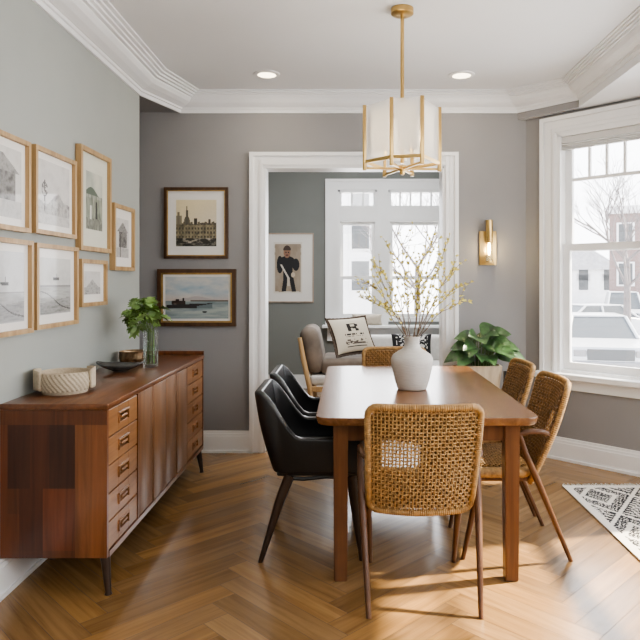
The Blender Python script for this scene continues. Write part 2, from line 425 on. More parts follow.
# windows ------------------------------------------------------------------
def window(name, mtx, w0, w1, z0, z1, rail, bar, nm, cas=.13, depth=.15, apron=True, blind=True):
    r = bpy.data.objects.new(name, None); C.objects.link(r); r.matrix_world = mtx; tag(r, kind='structure')
    f = MB()
    for a, b_, t in ((0, cas, .016), (.010, .030, .026), (.042, .085, .021), (cas - .030, cas, .036)):
        f.box(w0 - b_, w0 - a, -t, 0, z0, z1 + a + (b_ - a)).box(w1 + a, w1 + b_, -t, 0, z0, z1 + b_)
        f.box(w0 - b_ + .0007, w1 + b_ - .0007, -t + .0005, 0, z1 + a, z1 + b_)
    f.box(w0, w0 + .025, -.01, depth, z0, z1).box(w1 - .025, w1, -.01, depth, z0, z1).box(w0, w1, -.01, depth, z1 - .025, z1).box(w0, w1, 0, depth + .03, z0 - .01, z0 + .02)
    f.build('window_casing', M['white'], r)
    st = MB().box(w0 - cas - .03, w1 + cas + .03, -.075, .02, z0 - .045, z0, .008)
    if apron: st.box(w0 - cas, w1 + cas, -.02, 0, z0 - .125, z0 - .0455, .003)
    st.build('window_sill', M['white'], r)
    def sash(zz0, zz1, y, muntin):
        s = MB(); a, b_ = w0 + .026, w1 - .026
        s.box(a, a + .05, y, y + .035, zz0, zz1).box(b_ - .05, b_, y, y + .035, zz0, zz1)
        s.box(a + .05, b_ - .05, y, y + .035, zz0, zz0 + .055).box(a + .05, b_ - .05, y, y + .035, zz1 - .05, zz1)
        if muntin:
            s.box(a + .05, b_ - .05, y + .004, y + .03, muntin - .012, muntin + .012)
            for k in range(1, nm + 1):
                xm = a + .05 + (b_ - a - .1) * k / (nm + 1)
                s.box(xm - .009, xm + .009, y + .005, y + .029, muntin + .012, zz1 - .05)
        so = s.build('sash', M['white'], r)
        MB().box(a + .045, b_ - .045, y + .016, y + .019, zz0 + .05, zz1 - .045).build('pane', M['glass'], so)
    sash(rail - .025, z1 - .026, .085, bar); sash(z0 + .021, rail + .03, .045, None)
    if blind:
        bl = MB().box(w0 + .026, w1 - .026, .012, .044, z1 - .075, z1 - .026, .004)
        for k in range(4): bl.box(w0 + .03, w1 - .03, .014, .040, z1 - .090 - .012 * k, z1 - .083 - .012 * k)
        bl.build('rolled_blind', mat('blind_fabric', (.66, .65, .63), .8), r)
    return r
window('window_1', BAY, h0, h1, hz0, hz1, 1.60, 2.12, 3)
WR = T(2.55, 3.75, 0, -PI / 2)          # local x runs towards the camera along the right wall, y outward
window('window_2', WR, 0, 1.35, .62, 2.46, 1.55, 2.12, 5)
window('window_3', WR, 1.85, 3.20, .62, 2.46, 1.55, 2.12, 5)

# room beyond the doorway -------------------------------------------------
Y2 = 8.07
wx = [(-.13, .37), (.50, 1.22)]; wz0, wz1 = .86, 2.5
pw = MB().box(-2.45, -.13, Y2, Y2 + .15, 0, CZ).box(.37, .50, Y2, Y2 + .15, 0, CZ).box(1.22, 1.6, Y2, Y2 + .15, 0, CZ)
for a, b_ in wx: pw.box(a, b_, Y2, Y2 + .15, 0, wz0).box(a, b_, Y2, Y2 + .15, wz1, CZ)
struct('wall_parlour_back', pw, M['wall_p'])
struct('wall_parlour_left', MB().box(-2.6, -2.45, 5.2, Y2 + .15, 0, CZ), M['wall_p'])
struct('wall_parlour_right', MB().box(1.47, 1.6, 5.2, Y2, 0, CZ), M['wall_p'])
struct('ceiling_parlour', MB().box(-2.6, 1.6, 5.2, Y2 + .15, CZ, CZ + .12), M['ceil'])
b = MB(); base_run(b, -2.44, 1.46, Y2); struct('baseboard_parlour', b, M['white'])
def parlour_window(name, w0, w1, nm):
    r = bpy.data.objects.new(name, None); C.objects.link(r); r.location = (0, Y2, 0); tag(r, kind='structure')
    f = MB()
    tz = 2.10                                    # transom bar between fixed lights and sash
    f.box(w0, w0 + .03, -.01, .15, wz0, wz1).box(w1 - .03, w1, -.01, .15, wz0, wz1).box(w0, w1, -.01, .15, wz1 - .03, wz1).box(w0, w1, -.012, .15, tz, tz + .20).box(w0, w1, -.02, .18, wz0 - .02, wz0 + .03)
    f.box(w0 + .03, w1 - .03, -.022, -.012, tz + .015, tz + .035).box(w0 + .03, w1 - .03, -.022, -.012, tz + .16, tz + .185)
    f.build('window_frame', M['white'], r)
    t = MB(); a, b_ = w0 + .03, w1 - .03
    t.box(a, a + .02, .06, .09, tz + .2, wz1 - .03).box(b_ - .02, b_, .06, .09, tz + .2, wz1 - .03)
    for k in range(1, nm):
        x = a + (b_ - a) * k / nm; t.box(x - .012, x + .012, .06, .09, tz + .2, wz1 - .03)
    to = t.build('transom_muntin', M['white'], r)
    MB().box(a, b_, .074, .077, tz + .2, wz1 - .03).build('pane', M['glass'], to)
    s = MB(); rail = 1.39
    for z0, z1, y in ((rail - .02, tz, .09), (wz0 + .03, rail + .02, .055)):
        s.box(a, a + .04, y, y + .03, z0, z1).box(b_ - .04, b_, y, y + .03, z0, z1).box(a + .04, b_ - .04, y, y + .03, z0, z0 + .045).box(a + .04, b_ - .04, y, y + .03, z1 - .04, z1)
    so = s.build('sash', M['white'], r)
    MB().box(a + .03, b_ - .03, .104, .107, rail, tz - .03).box(a + .03, b_ - .03, .069, .072, wz0 + .06, rail).build('pane', M['glass'], so)
parlour_window('window_4', *wx[0], 3); parlour_window('window_5', *wx[1], 5)
t = MB().box(-.28, -.125, Y2 - .03, Y2, .8, 2.62).box(1.215, 1.36, Y2 - .03, Y2, .8, 2.62).box(.365, .505, Y2 - .03, Y2, .8, wz1 + .01).box(-.279, 1.359, Y2 - .0295, Y2, wz1 - .005, 2.619)
t.box(-.285, -.25, Y2 - .045, Y2, .8, 2.63).box(1.33, 1.365, Y2 - .045, Y2, .8, 2.63).box(-.285, 1.365, Y2 - .0455, Y2, 2.595, 2.632)
t.box(-.32, 1.40, Y2 - .20, Y2, .77, .80, .005).box(-.26, 1.34, Y2 - .06, Y2, .60, .77)
struct('trim_2', t, M['white'])

# ------------------------------------------------------------------ ceiling downlights
def downlight(x, y, label):
    r = thing('ceiling_light', label, 'light', (x, y, CZ), 0, 'recessed ceiling lights')
    MB().lathe([(.066, -.001), (.066, -.010), (.092, -.006), (.094, -.0005)], 36).build('trim_ring', M['white'], r, True)
    MB().lathe([(0, -.006), (.065, -.006), (.065, -.002), (0, -.002)], 36).build('lens', M['lamp'], r)
    return r
downlight(-.58, 4.575, 'small round recessed ceiling light left of the brass pendant')
downlight(.815, 4.59, 'small round recessed ceiling light right of the brass pendant')

# ------------------------------------------------------------------ pictures
def lin(r, g, b_): return tuple(((c / 255) ** 2.2) for c in (r, g, b_))
def mixc(a, b_, t): t = max(0, min(1, t)); return tuple(x + (y - x) * t for x, y in zip(a, b_))
def nz(x, y, s=1.0, o=0.0): return noise.noise(Vector((x * s + o, y * s - o, o * 3.1)))
def fb(x, y, s, o): return nz(x, y, s, o) * .6 + nz(x, y, s * 2.1, o + 5) * .3 + nz(x, y, s * 4.3, o + 9) * .2

def art_sketch(seed, horizon=.42, dark=.6, kind=0, tint=(1, 1, 1)):
    paper = lin(222, 220, 216); ink = lin(70, 68, 68)
    def fn(u, v):
        sky = .08 + .22 * max(0, fb(u, v, 3, seed))
        d = sky
        ridge = horizon + .10 * fb(u, 0, 3.5, seed + 2)
        if kind == 0:          # rocky hills with trees
            ridge += .18 * max(0, 1 - abs(u - .62) * 3.2)
            if v < ridge: d = .25 + .55 * abs(fb(u, v, 9, seed + 4)) + .25 * max(0, fb(u, v, 18, seed + 1))
            if abs(u - .2 - .02 * nz(v, 0, 9, seed)) < .012 and .2 < v < .7: d = .8
            if ((u - .2) / .09) ** 2 + ((v - .55) / .12) ** 2 < 1 and fb(u, v, 16, seed) > -.05: d = max(d, .65)
            if v < .16: d = .18 + .3 * max(0, fb(u, v, 12, seed))
        elif kind == 1:        # water with a small boat
            if v < horizon: d = .28 + .35 * abs(fb(u * .5, v * 4, 4, seed)) 
            if v < horizon - .05 and abs((v - .05) - (1 - u) * .36 - .03 * math.sin(u * 7)) < .012: d = .6
            if v < .2 + .1 * u and v > .02: d += .22 * max(0, fb(u * 2, v * 6, 5, seed + 3)) + .12
            if abs(u - .5) < .10 and abs(v - horizon - .13) < .018 * (1 + 2 * (u - .4)): d = .8
            if abs(u - .52) < .012 and 0 < v - horizon - .13 < .10: d = .7
            if abs(v - horizon) < .012: d = .5
        elif kind == 2:        # dark cottage and trunk
            if .18 < u < .85 and .25 < v < .66: d = .5 + .5 * abs(fb(u, v, 7, seed))
            if .66 < v < .9 and abs(u - .5) < .45 * (1 - (v - .66) / .26): d = .42 + .4 * abs(fb(u, v, 10, seed))
            if v < .25: d = .25 + .3 * abs(fb(u, v, 8, seed))
            if abs(u - .3) < .03 and v < .6: d = .85
        else:                  # small hilltop study
            if v < .3 + .35 * max(0, 1 - abs(u - .5) * 2.6) + .05 * fb(u, 0, 6, seed): d = .28 + .55 * abs(fb(u, v, 8, seed))
        c = mixc(paper, ink, d * dark * 1.5)
        return tuple(a * b_ for a, b_ in zip(c, tint))
    return fn
def art_wood(seed):            # tall tinted print: trees under a hill
    def fn(u, v):
        c = mixc(lin(196, 198, 178), lin(150, 160, 145), .5 + fb(u, v, 3, seed))
        if v > .55: c = mixc(lin(205, 205, 190), lin(160, 168, 158), .4 + fb(u, v, 2, seed))
        if .60 < v < .74 and v < .66 + .08 * math.sin(u * 5): c = lin(92, 104, 92)
        if v < .60: c = mixc(c, lin(70, 76, 66), .35 + 1.2 * max(0, fb(u * 2.4, v * .8, 5, seed)))
        if v < .2: c = mixc(lin(150, 152, 140), lin(90, 92, 84), .4 + fb(u, v, 10, seed))
        if abs(u - .62) < .05 and .2 < v < .5: c = lin(40, 44, 40)
        if abs(u - .28) < .05 and .18 < v < .42: c = lin(215, 216, 206)
        return c
    return fn
def art_city(u, v):
    c = mixc(lin(228, 214, 176), lin(218, 208, 186), u) ; c = mixc(c, lin(236, 222, 180), max(0, v - .6) * 1.5)
    d = None
    sky = .50 + .05 * fb(u, 0, 9, 3) + .03 * (1 if int(u * 17) % 3 == 0 else 0)
    if v < sky: d = mixc(lin(120, 112, 92), lin(84, 78, 68), .5 + 1.2 * fb(u, v, 9, 2))
    if abs(u - .27) < .075 and v < .66 - ((u - .27) * 4.2) ** 2: d = lin(104, 98, 84)
    if abs(u - .27) < .028 and v < .78: d = lin(96, 90, 78)
    if abs(u - .27) < .010 and v < .86: d = lin(90, 86, 76)
    if u < .14 and v < .66: d = lin(140, 132, 112)
    if abs(u - .06) < .03 and v < .74: d = lin(126, 118, 100)
    if .44 < u < .52 and v < .60: d = lin(70, 66, 58)
    if .80 < u < .86 and v < .58: d = lin(76, 72, 64)
    if v < .47: d = mixc(lin(150, 140, 112), lin(60, 56, 48), .35 + 1.1 * fb(u * 1.2, v, 8, 7))
    if v < .47 and int(u * 26) % 2 == 0 and int(v * 22) % 2 == 0: d = mixc(d, lin(36, 34, 32), .7)
    if v < .17: d = mixc(lin(52, 50, 46), lin(196, 188, 170), max(0, 1.8 * fb(u, v * 2, 7, 12)))
    if v < .07: d = mixc(lin(40, 40, 38), lin(150, 146, 134), .3 + fb(u, v * 3, 8, 4))
    return d or c
def art_boat(u, v):
    c = mixc(lin(150, 172, 188), lin(205, 205, 198), .5 + 1.2 * fb(u * .8, v * 1.6, 3, 5))
    if v < .62: c = mixc(c, lin(206, 188, 176), (.62 - v) * 4)
    if v < .56 and v < .40 + .14 * max(0, 1 - abs(u - .5) * 2) + .02 * fb(u, 0, 6, 1): c = lin(178, 170, 168)
    if v < .42: c = mixc(lin(118, 134, 138), lin(168, 176, 172), .5 + 1.3 * fb(u * .6, v * 3, 4, 8))
    if abs(v - .425) < .012 and u > .4: c = lin(92, 78, 66)
    if .02 < u < .75 and .25 + .04 * (u > .5) < v < .345 + .05 * (u - .3): c = lin(44, 40, 40)
    if .75 > u > .5 and v < .30 + (u - .5) * .25 and .25 < v < .40: c = mixc(lin(118, 134, 138), lin(60, 60, 60), .3)
    if .10 < u < .32 and .34 < v < .43: c = lin(58, 44, 38)
    if .16 < u < .22 and .43 < v < .47 or .27 < u < .30 and .43 < v < .50: c = lin(48, 40, 38)
    if ((u - .62) / .04) ** 2 + ((v - .16) / .02) ** 2 < 1: c = lin(50, 54, 58)
    return c
def art_figure(u, v):            # loose ink figure on brown wash, white sash
    edge = .05 + .02 * fb(v, 0, 5, 3)
    if u < edge or u > 1 - edge or v < .03 + .02 * fb(u, 0, 6, 2) or v > .965: return lin(226, 220, 208)
    c = mixc(lin(150, 134, 116), lin(176, 162, 144), .5 + fb(u, v, 4, 6))
    k = lin(34, 33, 36)
    if ((u - .47) / .30) ** 2 + ((v - .60) / .13) ** 2 < 1: c = k
    if ((u - .22) / .11) ** 2 + ((v - .56) / .17) ** 2 < 1 or ((u - .78) / .12) ** 2 + ((v - .56) / .12) ** 2 < 1: c = k
    if abs(u - (.36 + (.62 - v) * .5)) < .10 and .30 < v < .62: c = k
    if abs(u - .50) < .16 and .28 < v < .5: c = k
    if abs(u - (.42 - (.30 - v) * .25)) < .075 and .04 < v < .32: c = k
    if abs(u - (.62 + (.30 - v) * .35)) < .075 and .04 < v < .32: c = k
    if abs(u - (.28 + (.54 - v) * 1.0)) < .035 and .30 < v < .56: c = lin(214, 206, 194)
    if abs(u - .52) < .04 and .14 < v < .30: c = lin(206, 196, 180)
    if ((u - .68) / .07) ** 2 + ((v - .36) / .05) ** 2 < 1: c = lin(206, 190, 168)
    if ((u - .47) / .12) ** 2 + ((v - .80) / .11) ** 2 < 1: c = lin(146, 110, 88)
    if ((u - .47) / .135) ** 2 + ((v - .845) / .09) ** 2 < 1 and v > .835: c = lin(70, 56, 48)
    if abs(u - .43) < .02 and abs(v - .80) < .012 or abs(u - .52) < .02 and abs(v - .80) < .012: c = k
    if abs(u - .47) < .04 and abs(v - .745) < .01: c = lin(100, 60, 54)
    return c

def picture(label, mtx, w, h, fw, depth, matw, art, fm, fillet=None, group=None, res=70, matc=None):
    """local x across, z up from the lower edge, wall at y=0, picture faces -y"""
    r = thing('framed_picture', label, 'picture', (0, 0, 0), 0, group)
    r.matrix_world = mtx
    f = MB(); x = w / 2
    def ring(mb, x, z0, z1, t, ya, yb):
        o = [(-x, z0), (x, z0), (x, z1), (-x, z1)]; i = [(-x + t, z0 + t), (x - t, z0 + t), (x - t, z1 - t), (-x + t, z1 - t)]
        vo = [[mb.bm.verts.new((p[0], y, p[1])) for p in o] for y in (ya, yb)]; vi = [[mb.bm.verts.new((p[0], y, p[1])) for p in i] for y in (ya, yb)]
        for k in range(4):
            k2 = (k + 1) % 4
            mb.bm.faces.new((vo[0][k], vo[0][k2], vi[0][k2], vi[0][k])); mb.bm.faces.new((vo[1][k], vi[1][k], vi[1][k2], vo[1][k2]))
            mb.bm.faces.new((vo[0][k], vo[1][k], vo[1][k2], vo[0][k2])); mb.bm.faces.new((vi[0][k], vi[0][k2], vi[1][k2], vi[1][k]))
    ring(f, x, 0, h, fw, -depth, -.002)
    f.build('frame', fm, r)
    if fillet:
        g = MB(); ring(g, x - fw + .001, fw - .001, h - fw + .001, fillet, -depth * .72, -.004); g.build('fillet', M['gilt'], r)
    a = fw * .8
    MB().box(-x + a, x - a, -depth * .45, -.003, a, h - a).build('mat_board', matc or M['mat_board'], r)
    ml, mb_ = matw if isinstance(matw, tuple) else (matw, matw)
    iw, ih = w - 2 * fw - 2 * ml, h - 2 * fw - 2 * mb_
    res2 = int(res * min(1.4, ih / iw)) or 10
    p = MB(); p.grid(lambda u, v: (-iw / 2 + iw * u, -depth * .45 - .0012, fw + mb_ + ih * v), res, res2, art)
    p.build('print', M['print'], r, normals=False)
    return r
LW = lambda y, z: Matrix.Translation((-1.489, y, z)) @ Matrix.Rotation(PI / 2, 4, 'Z')     # left wall: local x -> +Y, local -y -> +X
G = 'oak framed prints on the left wall'
def lwpic(label, y0, y1, z0, z1, art, mw, fw=.021, tone=None):
    picture(label, LW((y0 + y1) / 2, z0), y1 - y0, z1 - z0, fw, .035, mw, art, M['oak_frame'], None, G, matc=tone)
lwpic('oak framed grey print of a dark cottage, upper row, cut by the left edge', 2.50, 2.94, 1.57, 1.985, art_sketch(1.3, .3, .85, 2), .035)
lwpic('oak framed pencil landscape of rocky hills beside a tree, upper row', 2.985, 3.435, 1.575, 1.99, art_sketch(4.7, .36, .85, 0), .032)
lwpic('tall oak framed greenish woodland print, highest on the left wall', 3.49, 3.94, 1.52, 2.10, art_wood(2.2), (.08, .10), .026, mat('cream_mat', (.66, .66, .56), .6, coat=.5))
lwpic('narrow oak framed dark tree sketch nearest the back corner', 3.99, 4.375, 1.418, 1.84, art_sketch(8.1, .3, .95, 2), (.055, .06), .025)
lwpic('oak framed pale water print, lower row, cut by the left edge', 2.52, 2.965, 1.112, 1.535, art_sketch(3.9, .42, .75, 1, (.96, 1, 1.06)), .035)
lwpic('oak framed sketch of a small boat over slanting nets, lower row', 2.995, 3.46, 1.12, 1.53, art_sketch(6.4, .5, .9, 1, (.95, .97, .97)), .045)
lwpic('smallest oak framed hilltop study under the tall woodland print', 3.50, 3.875, 1.207, 1.472, art_sketch(9.6, .4, .85, 3), (.05, .045), .022)
BW = lambda x, z, y=5.049: Matrix.Translation((x, y, z))
def px(x, y, D): return ((x - 348) * D / 640, 1.35 - (y - 281) * D / 640)
def bwpic(label, x0, y0, x1, y1, D, wall, *a, **k):
    X0, Z1 = px(x0, y0, D); X1, Z0 = px(x1, y1, D)
    picture(label, BW((X0 + X1) / 2, Z0, wall), X1 - X0, Z1 - Z0, *a, **k)
G2 = 'pictures on the grey back wall'
bwpic('dark framed sepia city view with a domed tower, above the seascape', 163.8, 187.2, 227.8, 258.6, 5.02, 5.049, .022, .03, (.07, .075), art_city, M['dark_frame'], .008, G2, res=90)
bwpic('wide gilt edged seascape of a dark boat, below the city view', 157.2, 269, 235.8, 326.4, 5.02, 5.049, .030, .035, (.03, .03), art_boat, M['dark_frame'], .014, G2, res=110)
bwpic('pale framed ink figure in black with a white sash, in the room beyond', 262, 233, 313.6, 302.4, 8.04, Y2 - .001, .014, .025, (.13, .10), art_figure, wood('thin_pale_frame', (.36, .27, .2), (.45, .35, .27), (.55, .44, .36), 'z', .5), None, None, res=80)

# ------------------------------------------------------------------ sideboard
def sideboard():
    r = thing('sideboard', 'long walnut sideboard of drawers and doors along the left wall', 'sideboard')
    xb, xf, y0, y1, z0, z1 = -1.487, -1.03, 2.735, 4.56, .165, .825
    MB().box(xb, xf + .006, y0 - .004, y1 + .004, z1 - .026, z1, .004).build('top', M['walnut_y'], r, True, 30)
    lip = MB().box(xb, xf + .004, y1 - .012, y1 + .006, z1 + .0002, z1 + .028, .003).build('raised_lip', M['walnut'], r)
    MB().box(xb, xf - .022, y0 + .021, y1 - .019, z0, z1 - .027).build('carcass', M['walnut_door'], r)
    MB().box(xb, xf, y1 - .018, y1, z0, z1 - .027).build('side_panel', M['walnut'], r)
    MB().box(xf - .022, xf + .003, y0 + .021, y1 - .019, z0 - .004, z0 + .020).build('bottom_rail', M['walnut_y'], r)
    # near end panel: patched veneer
    e = MB(); W = xf - xb; H = z1 - .027 - z0
    e.box(xb, xf, y0 + .001, y0 + .020, z0, z1 - .027, color=(.20, .065, .022))
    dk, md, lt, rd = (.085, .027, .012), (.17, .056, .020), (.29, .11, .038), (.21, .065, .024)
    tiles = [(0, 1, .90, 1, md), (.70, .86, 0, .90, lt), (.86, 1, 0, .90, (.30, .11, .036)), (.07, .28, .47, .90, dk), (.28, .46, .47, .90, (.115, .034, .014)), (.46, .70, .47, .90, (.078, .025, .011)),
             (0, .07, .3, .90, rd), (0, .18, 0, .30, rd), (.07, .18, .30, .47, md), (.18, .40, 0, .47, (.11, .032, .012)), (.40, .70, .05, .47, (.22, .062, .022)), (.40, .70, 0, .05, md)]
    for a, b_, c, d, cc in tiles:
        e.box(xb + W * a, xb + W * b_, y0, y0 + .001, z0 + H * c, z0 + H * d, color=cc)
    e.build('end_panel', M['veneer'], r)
    def drawers(ya, yb):
        n = 5; zz0, zz1 = z0 + .022, z1 - .030; hh = (zz1 - zz0) / n
        for k in range(n):
            za, zb = zz0 + hh * k + .003, zz0 + hh * (k + 1) - .003
            ym, zm = (ya + yb) / 2, (za + zb) / 2
            d = MB(); x = xf - .003
            # frame of the drawer front around a routed pull
            pw_, ph = .062, .021
            d.box(xf - .022, x, ya, ym - pw_, za, zb, .002).box(xf - .022, x, ym + pw_, yb, za, zb, .002)
            d.box(xf - .022, x, ym - pw_, ym + pw_, za, zm - ph, .0015).box(xf - .022, x, ym - pw_, ym + pw_, zm + ph, zb, .0015)
            do = d.build('drawer', M['walnut_d'], r)
            p = MB().box(xf - .022, xf - .019, ym - pw_, ym + pw_, zm - ph, zm + ph).build('recess', M['darkwood'], do)
            hb = MB().box(x - .004, x + .007, ym - pw_ - .006, ym + pw_ + .006, zm + ph - .004, zm + ph + .005, .0015).box(x - .004, x + .006, ym - pw_ - .006, ym - pw_ + .003, zm - ph - .003, zm + ph - .0042, .001).box(x - .004, x + .006, ym + pw_ - .003, ym + pw_ + .006, zm - ph - .003, zm + ph - .0042, .001).box(x - .012, x + .004, ym - .030, ym + .045, zm - .008, zm + .005, .003)
            hb.build('handle', M['walnut_d'], do)
    drawers(y0 + .024, 3.135); drawers(4.105, y1 - .022)
    ys = [3.15, 3.385, 3.62, 3.855, 4.09]
    for k in range(4):
        MB().box(xf - .022, xf - .002 + (.004 if k % 2 else 0), ys[k] + .003, ys[k + 1] - .003, z0 + .022, z1 - .030, .004).build('door', M['walnut_door'], r, True, 30)
    for a, b_ in ((3.137, 3.149), (4.092, 4.103)):
        MB().box(xf - .022, xf + .001, a, b_, z0 + .02, z1 - .028).build('divider', M['walnut'], r)
    for sx, x in ((1, xf - .026), (-1, xb + .075)):
        for sy, y in ((-1, y0 + (.045 if sx > 0 else .40)), (1, y1 - .06)):
            MB().tube([(x, y, z0 - .001), (x + .006 * sx, y + .006 * sy, z0 - .03), (x + .022 * sx, y + .02 * sy, .012), (x + .022 * sx, y + .02 * sy, 0)], [.022, .020, .0125, .016], 14).build('leg', M['darkwood'], r, True)
    return r
sideboard()
SB = .8255

# things on the sideboard
r = thing('basket', 'low round woven basket with raised ear handles on the sideboard', 'basket', (-1.34, 3.03, SB), .45)
bk = MB(); ns, nr = 72, 12
prof_ = [(0, .004), (.085, .004), (.088, 0), (.100, 0), (.104, .014)] + [(.118 + .008 * math.sin(PI * t / 12), .016 + .082 * t / 12) for t in range(13)] + [(.112, .100), (.108, .092), (.105, .03), (.09, .016), (0, .016)]
bk.lathe(prof_, 216)
for v in bk.bm.verts:
    rr = math.hypot(v.co.x, v.co.y)
    if rr > .116 and v.co.z > .016:
        a = math.atan2(v.co.y, v.co.x); k = 1 + .030 * math.sin(a * 36 + (int(v.co.z / .0068) % 4) * PI / 2); v.co.x *= k; v.co.y *= k
bk.build('bowl', M['basket'], r, True, 60)
for s in (1, -1):
    h = MB()
    def ear(u, v, s=s):
        a = (u - .5) * 1.25 + (0 if s > 0 else PI); rad = .130
        top = .112 - .004 * abs(2 * u - 1) ** 4
        return (rad * math.cos(a), rad * math.sin(a), .022 + (top - .022) * v)
    h.grid(ear, 16, 6)
    o = h.build('ear_handle', M['basket'], r, True); sm = o.modifiers.new('thickness', 'SOLIDIFY'); sm.thickness = .012; sm.offset = 0

r = thing('shallow_dish', 'dark pointed shallow dish in front of the bronze bowl', 'dish', (-1.325, 3.72, SB + .0035))
d = MB()
def dishf(u, v):
    a = 2 * PI * u; rad = v
    lx = .135 * rad * (abs(math.cos(a)) ** .9) * math.copysign(1, math.cos(a)); ly = .075 * rad * math.sin(a)
    z = .004 + .036 * rad ** 2.2 + .014 * (abs(math.cos(a)) ** 4) * rad ** 2
    return (lx, ly, z)
d.grid(dishf, 40, 8); bmesh.ops.remove_doubles(d.bm, verts=d.bm.verts, dist=.0004)
o = d.build('bowl', M['dish'], r, True, 80); sm = o.modifiers.new('thickness', 'SOLIDIFY'); sm.thickness = .005; sm.offset = 1
MB().lathe([(0, 0), (.035, 0), (.04, .005), (0, .007)], 24, sx=1.3).build('foot', M['dish'], r)
r = thing('bronze_bowl', 'small ribbed bronze bowl behind the dark dish', 'bowl', (-1.37, 4.07, SB))
bb = MB().lathe([(0, 0), (.06, 0), (.075, .012), (.082, .04), (.080, .072), (.084, .080), (.080, .081), (.074, .07), (.074, .04), (.06, .014), (0, .01)], 60)
for v in bb.bm.verts:
    a = math.atan2(v.co.y, v.co.x)
    if .01 < v.co.z < .075 and math.hypot(v.co.x, v.co.y) > .074: v.co.x *= 1 + .02 * math.sin(a * 20); v.co.y *= 1 + .02 * math.sin(a * 20)
bb.build('bowl', M['bronze'], r, True, 50)

gv = thing('glass_vase', 'clear glass cylinder vase of water on the sideboard', 'vase', (-1.205, 3.91, SB))
MB().lathe([(0, 0), (.044, 0), (.046, .004), (.046, .225), (.0425, .225), (.0425, .014), (0, .014)], 40).build('glass', M['vaseglass'], gv, True, 40)
MB().lathe([(0, .0145), (.0415, .0145), (.0415, .13), (0, .13)], 40).build('water', M['water'], gv, True, 40)
lb = thing('leafy_bunch', 'bunch of lobed green leaves standing in the glass vase', 'plant', (-1.205, 3.91, SB))
rr = random.Random(5); st = MB(); lv = MB()
def lobed(t): return (math.sin(PI * min(1, t ** .7)) ** .8) * (1 + .42 * math.sin(t * 21))
for k in range(125):
    a = rr.uniform(0, 2 * PI); el = rr.uniform(-.75, 1.45)
    c = Vector((-.035, -.01, .300)); dr = Vector((math.cos(a) * math.cos(el), math.sin(a) * math.cos(el), math.sin(el)))
    q_ = rr.uniform(.45, 1.08); tip = c + Vector((dr.x * .125 * q_, dr.y * .12 * q_, dr.z * .125 * q_))
    if k % 6 == 0:
        th = rr.uniform(0, 2 * PI); bx = .022 * math.cos(th); by = .022 * math.sin(th)
        st.tube([(bx, by, .02), (bx * .8, by * .8, .21), (tip.x * .6, tip.y * .6, .26), tuple(tip)], [.0022, .002, .0018, .0014], 5)
    if tip.z < .285 and math.hypot(tip.x, tip.y) < .10: continue
    outd = (dr + Vector((rr.uniform(-.5, .5), rr.uniform(-.5, .5), rr.uniform(-.4, .3)))).normalized()
    lv.leaf(tip - outd * .03, outd, dr + Vector((0, 0, .5)), rr.uniform(.055, .085), rr.uniform(.042, .062), .35, .22, 10, lobed)
st.build('stems', M['stem'], lb, True); lv.build('leaves', M['leaf'], lb, True, 80, False)

# ------------------------------------------------------------------ dining table
TX, TY0, TY1 = .352, 2.80, 4.52
def table():
    r = thing('dining_table', 'long walnut dining table with square legs and rounded corners', 'table', (TX, 3.66, 0))
    w, l = .495, (TY1 - TY0) / 2
    pts = []
    for cx, cy, a0 in ((w - .06, l - .06, 0), (-w + .06, l - .06, 90), (-w + .06, -l + .06, 180), (w - .06, -l + .06, 270)):
        for k in range(7):
            a = math.radians(a0 + 15 * k); pts.append((cx + .06 * math.cos(a), cy + .06 * math.sin(a)))
    t = MB(); n = len(pts); rings = []
    for z, s_ in ((.715, .972), (.722, .985), (.738, .998), (.746, 1), (.75, .997)):
        rings.append([t.bm.verts.new((p[0] * (1 - (1 - s_) * .6 / 1) , p[1] * (1 - (1 - s_) * .4), z)) for p in pts])
    for a, b_ in zip(rings, rings[1:]):
        for k in range(n): t.bm.faces.new((a[k], a[(k + 1) % n], b_[(k + 1) % n], b_[k]))
    t.bm.faces.new(list(reversed(rings[0]))); t.bm.faces.new(rings[-1])
    t.build('tabletop', M['table_top'], r, True, 25)
    lx, ly = .385, l - .10
    ap = MB().box(-lx + .03, lx - .03, -ly - .012, -ly + .012, .63, .7148).box(-lx + .03, lx - .03, ly - .012, ly + .012, .63, .7148).box(-lx - .012, -lx + .012, -ly + .03, ly - .03, .63, .7148).box(lx - .012, lx + .012, -ly + .03, ly - .03, .63, .7148)
    ap.build('apron', M['table_leg'], r)
    for sx in (-1, 1):
        for sy in (-1, 1):
            g = MB(); top, bot = .034, .029
            v = [g.bm.verts.new((sx * lx + a * k, sy * ly + b_ * k, z)) for z, k in ((0, bot), (.7145, top)) for a, b_ in ((-1, -1), (1, -1), (1, 1), (-1, 1))]
            for f in ((3, 2, 1, 0), (4, 5, 6, 7), (0, 1, 5, 4), (1, 2, 6, 5), (2, 3, 7, 6), (3, 0, 4, 7)): g.bm.faces.new([v[i] for i in f])
            bmesh.ops.bevel(g.bm, geom=g.bm.edges[:], offset=.004, segments=2, affect='EDGES')
            g.build('leg', M['table_leg'], r, True, 30)
    return r
table()

# vase with budding branches
VX, VY, VZ = .356, 3.56, .7505
r = thing('ceramic_vase', 'matte white ceramic vase with a narrow neck on the table', 'vase', (VX, VY, VZ))
po = [(0, 0), (.076, 0), (.082, .006), (.096, .05), (.110, .11), (.1165, .15), (.1155, .172), (.104, .192), (.080, .208), (.056, .222), (.044, .236), (.0405, .252), (.0415, .276), (.047, .288), (.047, .291), (.043, .291)]
pi_ = [(.037, .275), (.036, .25), (.05, .215), (.10, .18), (.10, .12), (.08, .02), (0, .015)]
vz = MB().lathe(po + pi_, 56)
vz.build('body', M['ceramic'], r, True, 60)

